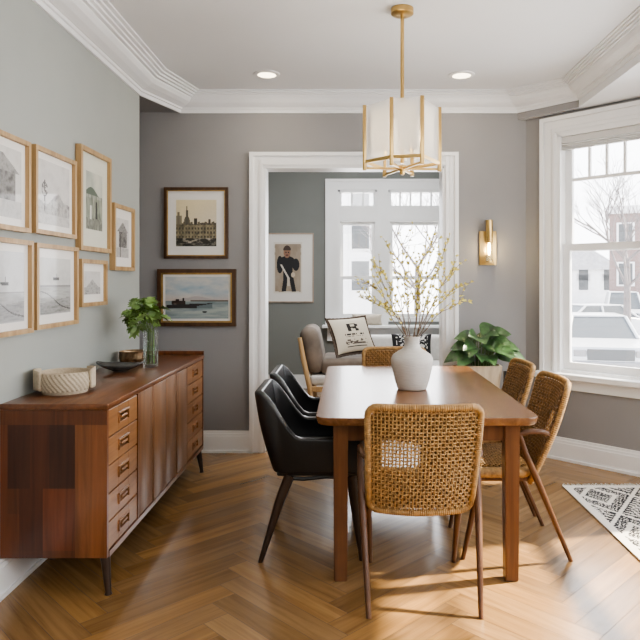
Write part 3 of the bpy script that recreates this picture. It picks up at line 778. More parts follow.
def branches():
    rr = random.Random(21)
    tips = [(-.24, -.05, .30), (-.22, .08, .42), (-.17, -.12, .18), (-.12, .03, .50), (-.07, -.06, .56), (-.02, .10, .44), (.03, -.08, .38), (.07, .05, .50), (.12, -.02, .57), (.17, .09, .45), (.22, -.09, .36), (.27, .03, .28), (.31, -.04, .20), (.20, .0, .53), (-.27, .02, .22), (-.16, .06, .36), (.24, .07, .40), (.05, -.09, .27)]
    tips.sort(key=lambda t: t[0])
    NB = 18
    names = ['first', 'second', 'third', 'fourth', 'fifth', 'sixth', 'seventh', 'eighth', 'ninth', 'tenth', 'eleventh', 'twelfth', 'thirteenth', 'fourteenth', 'fifteenth', 'sixteenth', 'seventeenth', 'eighteenth']
    for i, (tx, ty, tz) in enumerate(tips):
        ang = rr.uniform(0, 2 * PI); q = .014 + .010 * rr.random()
        base = Vector((q * math.cos(ang) * .6, q * math.sin(ang) * .6, .03)); 
        k = math.hypot(tx, ty) or 1
        neck = Vector((tx / k * .022 + rr.uniform(-.006, .006), ty / k * .022 + rr.uniform(-.006, .006), .265))
        tip = Vector((tx, ty, .29 + tz))
        if i == 0: lab = 'budding yellow twig leaning farthest left out of the white vase'
        elif i == NB - 1: lab = 'budding yellow twig leaning farthest right out of the white vase'
        else: lab = f'budding yellow twig, {names[i]} from the left as the tips fan out of the white vase'
        b = thing('budding_branch', lab, 'branch', (VX, VY, VZ), 0, 'budding branches in the white vase')
        w = MB(); fl = MB(); path = []
        for s in range(13):
            t = s / 12
            if t < .15: p = base.lerp(neck, t / .15)
            else:
                q2 = (t - .15) / .85
                p = neck.lerp(tip, q2); p.z += .05 * math.sin(PI * q2) * (1 if tz < .4 else .3)
                p += Vector((rr.uniform(-1, 1), rr.uniform(-1, 1), rr.uniform(-1, 1))) * .007
            path.append(p)
        w.tube(path, [.0030 - .0021 * s / 12 for s in range(13)], 5)
        def bud(p, dr):
            for q3 in range(rr.choice((2, 2, 3))):
                dd = (dr + Vector((rr.uniform(-1, 1), rr.uniform(-1, 1), rr.uniform(-.6, 1))) * .9).normalized()
                fl.leaf(p, dd, Vector((rr.uniform(-1, 1), rr.uniform(-1, 1), 1)), rr.uniform(.014, .027), rr.uniform(.009, .015), .1, .4, 3)
        for s in range(5, 13):
            d0 = (path[s] - path[s - 1]).normalized()
            for q4 in range(3 if s > 6 else 1):
                bud(path[s] + Vector((rr.uniform(-.006, .006), rr.uniform(-.006, .006), rr.uniform(-.006, .006))), d0)
            if s in (5, 6, 8, 9, 10, 11) and rr.random() < .8:
                side = (d0 + Vector((rr.uniform(-1, 1), rr.uniform(-1, 1), rr.uniform(-.4, .7))) * .8).normalized(); ln = rr.uniform(.06, .14)
                sp = [path[s] + side * ln * f + Vector((rr.uniform(-1, 1), rr.uniform(-1, 1), rr.uniform(-1, 1))) * .003 for f in (0, .33, .66, 1)]
                w.tube(sp, [.0018, .0015, .0012, .0009], 4)
                for f in sp[1:]: bud(f, side)
        wo = w.build('twig', M['twig'], b, True)
        fl.build('blossoms', M['bloom'], b, False, 40, False)
branches()

# ------------------------------------------------------------------ woven chairs
def weave(P, nu, nv, r, amp, u0=0, u1=1, v0=0, v1=1, skip=None, corner=0, sub_=2):
    mb = MB(); e = 1e-3
    def nrm(u, v):
        a = Vector(P(u + e, v)) - Vector(P(u - e, v)); b_ = Vector(P(u, v + e)) - Vector(P(u, v - e)); n = a.cross(b_); n.normalize(); return n
    def strand(fixed, isu, parity):
        n = (nv if isu else nu) * sub_; path = []; rads = []
        def flush():
            if len(path) > 2: mb.tube(list(path), r, 4, False)
            path.clear()
        for k in range(n + 1):
            t = k / n
            u, v = (fixed, t) if isu else (t, fixed)
            cu, cv = min(u, 1 - u), min(v, 1 - v)
            bad = corner and cu < corner and cv < corner and (corner - cu) ** 2 + (corner - cv) ** 2 > corner * corner * 1.05
            if bad or (skip and skip(u, v)): flush(); continue
            ph = math.cos(PI * (t * (nv if isu else nu) + parity)) * (1 if isu else -1)
            path.append(Vector(P(u, v)) + nrm(u, v) * amp * ph)
        flush()
    for i in range(nu): strand((i + .5) / nu, True, i % 2 + .5 - .5)
    for j in range(nv): strand((j + .5) / nv, False, j % 2)
    return mb
def BP(u, v):
    w = .437 + .022 * v; s = 2 * u - 1
    return (s * w / 2, -.135 - .165 * v + .06 * s * s * (1 - .35 * v) - .02 * math.sin(PI * v), .372 + .474 * v)
def rattan_chair(label, loc, rz):
    r = thing('rattan_dining_chair', label, 'chair', loc, rz, 'woven rattan chairs around the table')
    bk = weave(BP, 30, 30, .0037, .0036, corner=.07)
    bo = bk.build('backrest', M['rattan'], r, True)
    # rolled, wrapped rim
    path = []; rc = .085
    per = []
    for cx, cy, a0 in ((1 - rc, 1 - rc, 0), (rc, 1 - rc, 90), (rc, rc, 180), (1 - rc, rc, 270)):
        for k in range(9):
            a = math.radians(a0 + 90 * k / 8); per.append((cx + rc * math.cos(a), cy + rc * math.sin(a)))
    fine = []
    for i in range(len(per)):
        a, b_ = per[i], per[(i + 1) % len(per)]; n = max(1, int(math.dist(a, b_) / .010))
        for k in range(n): fine.append((a[0] + (b_[0] - a[0]) * k / n, a[1] + (b_[1] - a[1]) * k / n))
    rim = MB(); rim.tube([BP(*p) for p in fine], [.0145 + (.0016 if i % 2 else -.0010) for i in range(len(fine))], 10, closed=True)
    rim.build('back_rim', M['rattan_rim'], r, True, 50)
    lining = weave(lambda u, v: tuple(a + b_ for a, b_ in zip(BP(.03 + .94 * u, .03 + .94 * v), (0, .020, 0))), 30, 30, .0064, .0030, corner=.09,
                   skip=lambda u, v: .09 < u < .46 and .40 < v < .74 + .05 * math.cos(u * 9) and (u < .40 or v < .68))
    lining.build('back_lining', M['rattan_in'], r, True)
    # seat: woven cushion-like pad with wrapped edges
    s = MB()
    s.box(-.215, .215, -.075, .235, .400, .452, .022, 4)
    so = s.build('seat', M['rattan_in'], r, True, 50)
    sw = weave(lambda u, v: (-.212 + .424 * u, -.065 + .295 * v, .455 + .004 * math.sin(PI * u) * math.sin(PI * v)), 26, 22, .0050, .0035, sub_=2)
    sw.build('seat_weave', M['rattan'], so, True)
    se = MB(); sp = []
    for cx, cy, a0 in ((.175, .19, 0), (-.175, .19, 90), (-.175, -.03, 180), (.175, -.03, 270)):
        for k in range(8):
            a = math.radians(a0 + 90 * k / 7); sp.append((cx + .042 * math.cos(a), cy + .042 * math.sin(a)))
    ff = []
    for i in range(len(sp)):
        a, b_ = sp[i], sp[(i + 1) % len(sp)]; n = max(1, int(math.dist(a, b_) / .008))
        for k in range(n): ff.append((a[0] + (b_[0] - a[0]) * k / n, a[1] + (b_[1] - a[1]) * k / n, .426))
    se.tube(ff, [.026 + (.0022 if i % 2 else -.001) for i in range(len(ff))], 10, closed=True)
    se.build('seat_rim', M['rattan_rim'], so, True, 50)
    for sx in (-1, 1):
        # rear leg runs on up to the bent arm
        MB().tube([(sx * .256, -.02, .615), (sx * .254, -.05, .52), (sx * .248, -.10, .41), (sx * .225, -.27, .012), (sx * .225, -.275, 0)], [.012, .0145, .0165, .0105, .0105], 12).build('leg', M['chair_leg'], r, True)
        MB().tube([(sx * .215, .17, .40), (sx * .212, .19, .25), (sx * .2, .24, .006), (sx * .2, .24, 0)], [.018, .0165, .0105, .0105], 12).build('leg', M['chair_leg'], r, True)
        MB().tube([(sx * .252, .03, .595), (sx * .256, -.02, .622), (sx * .256, -.08, .632), (sx * .252, -.13, .63), (sx * .244, -.155, .62), (sx * .234, -.165, .61)], [.009, .0125, .0135, .0125, .011, .009], 10).build('arm', M['chair_leg'], r, True)
    MB().box(-.20, .20, -.085, .20, .376, .3995, .006).build('seat_frame', M['chair_leg'], r)
    return r
rc1 = rattan_chair('woven rattan chair at the near end of the table, its back facing out', (.308, 2.835, 0), 0)
dup(rc1, (.80, 3.31, 0), PI / 2, 'front woven rattan chair on the window side, by the rug corner')
dup(rc1, (.80, 3.90, 0), PI / 2, 'rear woven rattan chair on the window side, nearest the potted plant')
dup(rc1, (.345, 4.50, 0), PI, 'woven rattan chair at the far table end, half hidden by the white vase')

# ------------------------------------------------------------------ black leather chairs
def leather_chair(label, loc, rz):
    r = thing('leather_dining_chair', label, 'chair', loc, rz, 'black leather chairs on the left side of the table')
    g = MB(); NU, NV = 64, 12
    hw = .258
    def ctrl(u):
        """plan path from right arm tip, round the back, to the left arm tip; returns x,y and wing height"""
        L1, rc_ = .425, .075
        straight = L1 - rc_; back = 2 * (hw - rc_); arc = PI / 2 * rc_
        tot = 2 * straight + back + 2 * arc; d = u * tot; yb = -.232
        if d < straight: x, y = hw, yb + L1 - d
        elif d < straight + arc:
            a = (d - straight) / rc_; x, y = hw - rc_ + rc_ * math.cos(a), yb + rc_ - rc_ * math.sin(a)
        elif d < straight + arc + back: x, y = hw - rc_ - (d - straight - arc), yb
        elif d < straight + 2 * arc + back:
            a = (d - straight - arc - back) / rc_; x, y = -hw + rc_ - rc_ * math.sin(a), yb + rc_ - rc_ * math.cos(a)
        else: x, y = -hw, yb + rc_ + (d - straight - 2 * arc - back)
        return x, y
    def top(y, x):
        t = max(0, min(1, (-.095 - y) / .125)); k = t * t * (3 - 2 * t)
        return .592 + .012 * max(0, y) + .215 * k
    def shell(u, v):
        x, y = ctrl(u); zt = top(y, x); z = .415 + (zt - .415) * v
        k = max(0, min(1, (-.095 - y) / .125)); hgt = (z - .415) / .39
        y2 = y - .095 * hgt * k - .012 * k * math.sin(PI * min(1, hgt))
        x2 = x * (1 + .03 * math.sin(PI * v) * (1 - k) - .05 * (1 - v) - .04 * k * hgt)
        return (x2, y2, z)
    g.grid(shell, NU, NV)
    o = g.build('shell', M['leather'], r, True, 80)
    sm = o.modifiers.new('padding', 'SOLIDIFY'); sm.thickness = .042; sm.offset = -1
    bv = o.modifiers.new('soft_edge', 'BEVEL'); bv.width = .015; bv.segments = 3; bv.limit_method = 'ANGLE'; bv.angle_limit = math.radians(50)
    MB().box(-.208, .208, -.178, .222, .43, .498, .028, 4).build('seat', M['leather'], r, True, 60)
    MB().box(-.235, .235, -.21, .19, .404, .4285, .008).build('seat_base', M['leather'], r, True, 30)
    for sx in (-1, 1):
        MB().tube([(sx * .215, -.17, .392), (sx * .215, -.08, .385), (sx * .215, .02, .395), (sx * .215, .17, .395)], [.012, .010, .009, .012], 8).build('under_rail', M['black'], r, True)
    for sx in (-1, 1):
        MB().tube([(sx * .215, -.15, .403), (sx * .235, -.20, .27), (sx * .262, -.285, .004), (sx * .262, -.285, 0)], [.026, .022, .0115, .011], 12).build('leg', M['darkwood'], r, True)
        MB().tube([(sx * .215, .15, .403), (sx * .222, .17, .25), (sx * .24, .20, .004), (sx * .24, .20, 0)], [.026, .022, .0115, .011], 12).build('leg', M['darkwood'], r, True)
    return r
lc = leather_chair('front black leather bucket chair on the left side of the table', (-.135, 3.335, 0), -PI / 2)
dup(lc, (-.135, 3.935, 0), -PI / 2, 'rear black leather bucket chair, nearest the doorway on the table left')

# ------------------------------------------------------------------ pendant
def pendant():
    r = thing('pendant_light', 'brass pendant light with pale ribbed glass panels over the table', 'pendant', (.295, 3.48, 0))
    MB().lathe([(0, CZ - .034), (.052, CZ - .034), (.062, CZ - .028), (.062, CZ - .0006), (0, CZ - .0006)], 36).build('canopy', M['brass'], r, True)
    MB().tube([(0, 0, 1.99), (0, 0, CZ - .033)], .0105, 14).build('rod', M['brass'], r, True)
    zt, zb = 2.30, 1.948
    P = [(-.205, -.02), (-.07, -.17), (.085, -.20), (.205, .02), (.07, .17), (-.085, .20)]
    for i, (x, y) in enumerate(P):
        MB().box(x - .0105, x + .0105, y - .0105, y + .0105, zb, zt, .003).build('upright', M['brass'], r, True, 30)
    for i in range(6):
        a, b_ = Vector((*P[i], 0)), Vector((*P[(i + 1) % 6], 0)); d_ = (b_ - a).normalized(); a2, b2 = a + d_ * .012, b_ - d_ * .012
        pn = MB(); n = Vector((-d_.y, d_.x, 0)); ln = (b2 - a2).length; k = int(ln / .006)
        top = []; 
        pn.grid(lambda u, v: tuple(a2.lerp(b2, u) + n * (.0018 * math.sin(u * k * PI)) + Vector((0, 0, zb + .055 + (zt - zb - .060) * v))), k, 1)
        po_ = pn.build('glass_panel', M['ribglass'], r, True, 80, False)
        dm = MB().box(-ln * .38, ln * .38, -.0015, .0015, zb + .085, zt - .022, .001, mtx=T((a.x + b_.x) / 2 + n.x * .018, (a.y + b_.y) / 2 + n.y * .018, 0, math.atan2(d_.y, d_.x))); dm.build('diffuser', M['frost'], r)
        bar = MB(); ang = math.atan2(d_.y, d_.x); mid = (a + b_) / 2
        bar.box(-ln / 2 - .002, ln / 2 + .002, -.007, .007, zb + .036, zb + .054, .002, mtx=T(mid.x, mid.y, 0, ang))
        bar.build('lower_rail', M['brass'], r)
    for i in (0, 2, 4, 1, 3, 5):
        x, y = P[i]; L_ = math.hypot(x, y)
        MB().box(.015, L_ - .012, -.006, .006, zb + .006, zb + .018, .002, mtx=T(0, 0, 0, math.atan2(y, x))).build('spoke', M['brass'], r)
    MB().lathe([(0, zb - .022), (.010, zb - .020), (.014, zb - .012), (.014, zb - .002), (.022, zb), (.022, zb + .03), (0, zb + .03)], 24).build('finial', M['brass'], r, True, 40)
pendant()

# ------------------------------------------------------------------ wall sconce
SX, SZc = 1.10, 1.475
r = thing('wall_sconce', 'brass wall sconce with a glowing glass tube right of the doorway', 'light', (SX, 5.049, 0))
MB().box(-.067, .067, -.018, -.001, 1.475, 1.742, .003).build('backplate', M['brass'], r, True, 30)
MB().lathe([(0, 1.65), (.025, 1.65), (.027, 1.655), (.027, 1.825), (.024, 1.825), (.024, 1.66), (0, 1.66)], 28, c=(.0, -.062, 0)).build('cylinder', M['brass'], r, True, 40)
MB().box(-.008, .008, -.045, -.019, 1.69, 1.715).build('arm', M['brass'], r)
MB().lathe([(.0265, 1.505), (.0265, 1.652), (.0245, 1.652), (.0245, 1.505)], 28, c=(.0, -.062, 0), closed=True).build('glass_tube', M['vaseglass'], r, True, 40)
MB().lathe([(0, 1.55), (.006, 1.552), (.011, 1.58), (.011, 1.625), (.006, 1.648), (0, 1.649)], 16, c=(.0, -.062, 0)).build('bulb', M['bulb'], r, True)
MB().lathe([(0, 1.495), (.03, 1.495), (.03, 1.5045), (0, 1.5045)], 28, c=(.0, -.062, 0)).box(-.01, .01, -.04, -.019, 1.495, 1.503).build('lower_cup', M['brass'], r, True, 40)

# ------------------------------------------------------------------ potted plant on stand
PX, PY = .980, 4.79
r = thing('plant_stand', 'black metal stand holding the pale wooden planter', 'stand', (PX, PY, 0))
for sx in (-1, 1):
    for sy in (-1, 1):
        MB().box(sx * .156 - .011, sx * .156 + .011, sy * .156 - .011, sy * .156 + .011, 0, .70, .002).build('leg', M['black'], r)
MB().box(-.145, .145, -.145, .145, .395, .415).build('shelf', M['black'], r)
r = thing('potted_plant', 'broad-leaved green houseplant in a pale wooden planter by the sconce', 'plant', (PX, PY, .4155))
p = MB(); rings = []
for z, k in ((0, .105), (.315, .142), (.315, .128), (.28, .126)):
    rings.append([p.bm.verts.new((a * k, b_ * k, z)) for a, b_ in ((-1, -1), (1, -1), (1, 1), (-1, 1))])
p.bm.faces.new(list(reversed(rings[0])))
for a, b_ in zip(rings, rings[1:]):
    for k in range(4): p.bm.faces.new((a[k], a[(k + 1) % 4], b_[(k + 1) % 4], b_[k]))
p.build('pot', M['planter'], r)
MB().box(-.126, .126, -.126, .126, .26, .28).build('soil', M['soil'], r)
rr = random.Random(11); lv = MB(); st = MB()
def heart(t): return math.sin(PI * min(1, t ** .62)) ** .85
spots = []
for k in range(38):
    a = k * 2.399963; q = ((k + .5) / 38) ** .5
    x, y = .05 + .235 * q * math.cos(a), .14 * q * math.sin(a) - .015
    spots.append((x, y, .60 - .15 * q ** 1.7 + rr.uniform(-.025, .025), .85 - .95 * q + rr.uniform(-.2, .2)))
for (x, y, z, el) in spots:
    base = Vector((x * .3, y * .3, .28)); mid = Vector((x * .55, y * .55, z * .8 + .04))
    d_ = Vector((x, y, 0)).normalized() * math.cos(el * .8) + Vector((0, -.35, math.sin(el * .8))); d_.normalize()
    L_ = rr.uniform(.15, .20); b0 = Vector((x * .62, y * .62, z - .06))
    st.tube([base, mid * .6 + base * .4 + Vector((0, 0, .02)), b0], [.004, .0035, .003], 6)
    lv.leaf(b0, d_, Vector((rr.uniform(-.3, .3), -.75, .8)), L_ * 1.0, rr.uniform(.10, .135), .32, .2, 9, heart)
st.build('stems', M['stem'], r, True); lv.build('leaves', M['leaf2'], r, True, 80, False)

# ------------------------------------------------------------------ rug
rx0, rx1, ry0, ry1 = 1.405, 2.15, .9, 4.20
r = thing('runner_rug', 'cream and black patterned runner rug with a fringed end on the right', 'rug', (0, 0, 0))
wh, bl, gy = lin(226, 220, 210), lin(44, 44, 46), lin(120, 118, 116)
def rugc(u, v):
    X = u * (rx1 - rx0); Y = v * (ry1 - ry0)
    if X < .045 or X > rx1 - rx0 - .045 or Y > ry1 - ry0 - .05: return wh
    def tri(a): return abs((a % 1) - .5) * 2
    n = .02 * nz(X, Y, 40, 1)
    px_, py_ = (X - .37) / .42, Y / .62
    dd = tri(px_ + .5 + n) + tri(py_ + n)          # large diamonds
    if abs(dd - 1) < .07: return wh
    if abs(dd - 1) < .12: return bl
    a = (X + Y) / .052; b_ = (X - Y) / .052
    if dd < 1:
        k = (int(math.floor(dd * 4)))
        if k % 2: return bl if tri(a + n * 3) > .36 else wh
        return bl if (tri(a) > .5) ^ (tri(b_) > .62) else wh
    k = tri(X / .045 + n * 4); q = tri(Y / .05 + n * 4)
    if abs(dd - 1.5) < .08: return wh
    return bl if (k + q) % 1 > .34 else (gy if nz(X, Y, 60, 3) > .25 else wh)
MB().grid(lambda u, v: (rx0 + (rx1 - rx0) * u, ry0 + (ry1 - ry0) * v, .0095), 110, 420, rugc).build('pile', M['paint'], r, normals=False)
MB().box(rx0, rx1, ry0, ry1, .001, .0092).build('backing', M['beige'], r)
fr = MB(); rr = random.Random(2)
for k in range(60):
    x = rx0 + .006 + (rx1 - rx0 - .012) * k / 59
    fr.tube([(x, ry1 - .005, .006), (x + rr.uniform(-.006, .006), ry1 + .02, .006), (x + rr.uniform(-.012, .012), ry1 + rr.uniform(.035, .055), .004)], [.003, .0026, .002], 4)
fr.build('fringe', M['cream'], r)

# ------------------------------------------------------------------ parlour furniture
def pillow_mb(w, h, t, colfn=None, n=26):
    mb = MB()
    def prof_(u, v):
        a = max(0, 1 - abs(2 * u - 1) ** 2.6); b_ = max(0, 1 - abs(2 * v - 1) ** 2.6); return (a * b_) ** .5
    def pinch(u, v):
        x, z = 2 * u - 1, 2 * v - 1
        return (x * (1 - .07 * (1 - z * z)) , z * (1 - .07 * (1 - x * x)))
    for s in (-1, 1):
        mb.grid(lambda u, v: (pinch(u, v)[0] * w / 2, s * t / 2 * prof_(u, v), h / 2 + pinch(u, v)[1] * h / 2), n, n, colfn if s < 0 else ((lambda u, v: colfn(1 - u, v) if False else colfn(.02, .5)) if colfn else None))
    bmesh.ops.remove_doubles(mb.bm, verts=mb.bm.verts, dist=.0004)
    return mb
def edge_path(w, h, n=14):
    P = []
    def pin(u, v):
        x, z = 2 * u - 1, 2 * v - 1
        return (x * (1 - .07 * (1 - z * z)) * w / 2, 0, h / 2 + z * (1 - .07 * (1 - x * x)) * h / 2)
    for k in range(n): P.append(pin(k / n, 0))
    for k in range(n): P.append(pin(1, k / n))
    for k in range(n): P.append(pin(1 - k / n, 1))
    for k in range(n): P.append(pin(0, 1 - k / n))
    return P
AX, AY = -.07, 6.55
r = thing('armchair', 'taupe velvet armchair with pale oak frame in the room beyond', 'armchair', (AX, AY, 0), 0)
for sy in (-1, 1):
    MB().tube([(-.40, sy * .335, .80), (-.365, sy * .335, .60), (-.30, sy * .335, .30), (-.27, sy * .335, .0)], [.017, .021, .021, .014], 10, flat=1.2).build('leg', M['oak'], r, True)
    MB().tube([(.34, sy * .335, .40), (.35, sy * .335, .2), (.36, sy * .335, 0)], [.02, .019, .014], 10).build('leg', M['oak'], r, True)
    MB().box(-.31, .36, sy * .335 - .014, sy * .335 + .014, .275, .325, .005).build('side_rail', M['oak'], r)
MB().box(-.30, .34, -.32, .32, .33, .43, .03, 4).build('seat_base', M['linen'], r, True, 60)
MB().box(-.20, .40, -.315, .315, .4305, .59, .06, 5).build('seat_cushion', M['velvet'], r, True, 60)
bk = MB().box(-.095, .095, -.315, .315, 0, .47, .09, 6, mtx=T(-.235, 0, .435, 0, 0, -.20))
bk.build('back_cushion', M['velvet'], r, True, 60)
inkc = lin(48, 42, 40); clo = lin(206, 196, 178)
RG = ["111110", "110011", "110011", "111110", "110110", "110011", "110011"]
def cushc(u, v):
    if u < .03 or u > .97 or v < .03 or v > .97: return lin(80, 66, 56)
    cx, cy = (u - .36) / .30, (v - .56) / .24
    if 0 <= cx < 1 and 0 <= cy < 1:
        if RG[min(6, int((1 - cy) * 7))][min(5, int(cx * 6))] == '1': return inkc
    if .46 < v < .50 and .22 < u < .80 and nz(u, 0, 60, 2) > -.1: return inkc
    if .40 < v < .425 and .28 < u < .74 and nz(u, 0, 70, 4) > 0: return lin(110, 100, 92)
    if .20 < v < .34 and .22 < u < .80 and nz(u, v * 2.5, 14, 5) > -.05: return lin(96, 86, 78)
    if .13 < v < .16 and .24 < u < .78: return inkc
    return clo
r = thing('throw_cushion', 'cream cushion printed with a dark letter R, leaning on the armchair', 'cushion', (0, 0, 0))
mt = T(.09, 6.40, .620, .55, -.50, -.04)
pillow_mb(.46, .40, .13, cushc, 44).xform(mt).build('cover', M['paint'], r, True, 80)
e = edge_path(.475, .415, 22)
MB().tube([mt @ Vector((p[0], p[1], p[2] - .0075)) for p in e], [.008 if i % 2 else .012 for i in range(len(e))], 7, closed=True).build('fringe', M['fringe'], r, True)

# white sofa under the window
sx0, sx1, sy0, sy1 = .15, 1.40, 6.98, 7.74
r = thing('sofa', 'white upholstered sofa under the far window', 'sofa', (0, 0, 0))
MB().box(sx0, sx1, sy0 + .02, sy1, .10, .27, .02).build('base', M['linen'], r, True, 50)
MB().box(sx0 + .005, sx1 - .13, sy0, sy1 - .20, .2705, .42, .045, 4).build('seat_cushion', M['linen'], r, True, 60)
MB().box(sx0 - .0, sx1, sy1 - .19, sy1, .2705, .705, .05, 4).build('backrest', M['linen'], r, True, 60)
MB().box(sx1 - .125, sx1, sy0, sy1 - .195, .2705, .60, .045, 4).build('armrest', M['linen'], r, True, 60)
for x in (sx0 + .06, sx1 - .06):
    for y in (sy0 + .08, sy1 - .06): MB().tube([(x, y, .0995), (x, y, 0)], [.02, .014], 10).build('leg', M['oak'], r, True)
r = thing('throw_cushion', 'black and white patterned cushion on the white sofa behind the vase', 'cushion', (0, 0, 0))
def bwc(u, v):
    if u < .09 or u > .91 or v < .10: return lin(40, 40, 42)
    k = math.sin(u * 40 + 5 * nz(u, v, 6, 2)) * math.sin(v * 34 + 4 * nz(v, u, 6, 3))
    return lin(220, 218, 214) if k > .22 else lin(46, 46, 48)
mt = T(.72, 7.20, .438, 0, -.22)
pillow_mb(.46, .32, .13, bwc, 44).xform(mt).build('cover', M['paint'], r, True, 80)
r = thing('throw_cushion', 'plain beige cushion lying on the far window ledge', 'cushion', (0, 0, 0))
mt = T(.235, 7.95, .8005, 0, 0)
pillow_mb(.38, .14, .11, None, 20).xform(mt).build('cover', M['beige'], r, True, 80)

# ------------------------------------------------------------------ outside
GZ = -1.0
struct('ground_outside', MB().box(-14, 60, 8.4, 90, GZ - .1, GZ).box(3.0, 60, -15, 8.4, GZ - .1, GZ), M['overexposed_ground'])
def car(label, loc, rz, suv=False):
    r = thing('car', label, 'car', loc, rz, 'cars parked in the street')
    L_, w = 2.2, .88; top = 1.75 if suv else 1.42
    bp = [(-L_, .30), (L_, .30), (L_ + .03, .55), (L_ - .08, .80), (1.1, .92), (-1.5 if not suv else -2.1, .98), (-L_, .90), (-L_ - .04, .55)]
    b = MB(); A = []
    for s, k in ((-1, .93), (-1, 1), (1, 1), (1, .93)):
        pass
    sec = [(-w, .94, .0), (-w * .96, 1, .0), (w * .96, 1, .0), (w, .94, .0)]
    V = [[b.bm.verts.new((x * (1 if abs(y) < w * .99 else .985), y, z if abs(y) < w * .99 else .3 + (z - .3) * .95)) for x, z in bp] for y, _, _ in sec]
    for i in range(3):
        for k in range(len(bp)): b.bm.faces.new((V[i][k], V[i][(k + 1) % len(bp)], V[i + 1][(k + 1) % len(bp)], V[i + 1][k]))
    b.bm.faces.new(V[0]); b.bm.faces.new(list(reversed(V[-1])))
    body = b.build('body', M['carwhite'], r, True, 30)
    rp = [(1.05, .92), (.35, top), (-1.2 if not suv else -1.95, top), (-1.85 if not suv else -2.15, .95)]
    g = MB(); q = [[g.bm.verts.new((x, s * (w * (.93 if z < 1 else .74)), z)) for x, z in rp] for s in (-1, 1)]
    for k in range(4): g.bm.faces.new((q[0][k], q[0][(k + 1) % 4], q[1][(k + 1) % 4], q[1][k]))
    g.bm.faces.new(q[0]); g.bm.faces.new(list(reversed(q[1])))
    g.build('windows', M['carglass'], r)
    MB().box(rp[2][0] - .02, rp[1][0] + .02, -w * .75, w * .75, top - .01, top + .04, .02).build('roof', M['carwhite'], r, True)
    for x0_, x1_, z0_, z1_ in ((rp[0][0], rp[1][0], .92, top), (rp[3][0], rp[2][0], .95, top), (-.35, -.35, .93, top)):
        for s in (-1, 1): MB().tube([(x0_, s * w * .935, z0_), (x1_, s * w * .745, z1_)], .045, 6).build('pillar', M['carwhite'], r)
    for x in (1.35, -1.35):
        for s in (-1, 1):
            wh_ = MB().lathe([(0, -.1), (.24, -.1), (.32, -.08), (.33, .08), (.24, .1), (0, .1)], 20).xform(T(x, s * (w - .08), .33, 0, PI / 2)).build('wheel', M['tyre'], r, True)
            MB().lathe([(0, -.015), (.2, -.012), (.2, .012), (0, .015)], 16).xform(T(x, s * (w + .022), .33, 0, PI / 2)).build('hubcap', M['chrome'], wh_, True)
    MB().box(L_ - .02, L_ + .035, -.52, .52, .50, .76, .01).build('grille', M['carglass'], r)
    MB().box(L_ - .03, L_ + .06, -.84, .84, .34, .48, .03).build('bumper', M['chrome'], r)
    for s in (-1, 1): MB().box(L_ - .03, L_ + .03, s * .68 - .14, s * .68 + .14, .58, .74, .02).build('headlight', M['chrome'], r)
    return r
car('pale parked car nearest the bay window, seen over the sill', (6.6, 17.0, GZ), -1.80)
car('pale parked car in the middle row beyond the bay window', (9.0, 24.5, GZ), -2.9)
car('pale boxy van-like car farthest off beyond the bay window', (14.4, 33.5, GZ), -1.9, True)
def house(name, label, cat, x, y, w, d_, h, wallm, rz, roof=True, rows=2, cols=3):
    r = thing(name, label, cat, (x, y, GZ), rz)
    MB().box(-w / 2, w / 2, -d_ / 2, d_ / 2, 0, h).build('wall', wallm, r)
    if roof:
        g = MB(); e = .3
        v = [g.bm.verts.new(p) for p in ((-w / 2 - e, -d_ / 2 - e, h), (w / 2 + e, -d_ / 2 - e, h), (w / 2 + e, d_ / 2 + e, h), (-w / 2 - e, d_ / 2 + e, h), (0, -d_ / 2 - e, h + w * .36), (0, d_ / 2 + e, h + w * .36))]
        for f in ((0, 1, 4), (3, 5, 2), (0, 4, 5, 3), (1, 2, 5, 4), (0, 3, 2, 1)): g.bm.faces.new([v[i] for i in f])
        g.build('roof', M['roofm'], r)
    else: MB().box(-w / 2 - .2, w / 2 + .2, -d_ / 2 - .2, d_ / 2 + .2, h, h + .5).build('cornice', M['house'], r)
    for i in range(cols):
        for j in range(rows):
            cx = -w / 2 + w * (i + .5) / cols; cz = 1.2 + (h - 1.6) * (j + .35) / rows
            f = MB().box(cx - .55, cx + .55, -d_ / 2 - .06, -d_ / 2, cz - .1, cz + 1.5).build('window', M['house'], r)
            MB().box(cx - .42, cx + .42, -d_ / 2 - .075, -d_ / 2 - .061, cz, cz + 1.4).build('pane', M['carglass'], f)
    return r
house('house', 'white house with grey gabled roof beyond the bay window', 'house', 22.8, 62, 6.5, 6, 3.4, M['house'], -.35)
house('brick_building', 'pinkish brick building seen through the right of the bay window', 'building', 21.4, 44, 6.0, 6, 6.8, M['brick'], -.45, False, 2, 3)
house('apartment_building', 'pale apartment building through the left far window', 'building', -2.6, 34, 7.6, 7, 7.6, M['house'], .1, False, 3, 4)
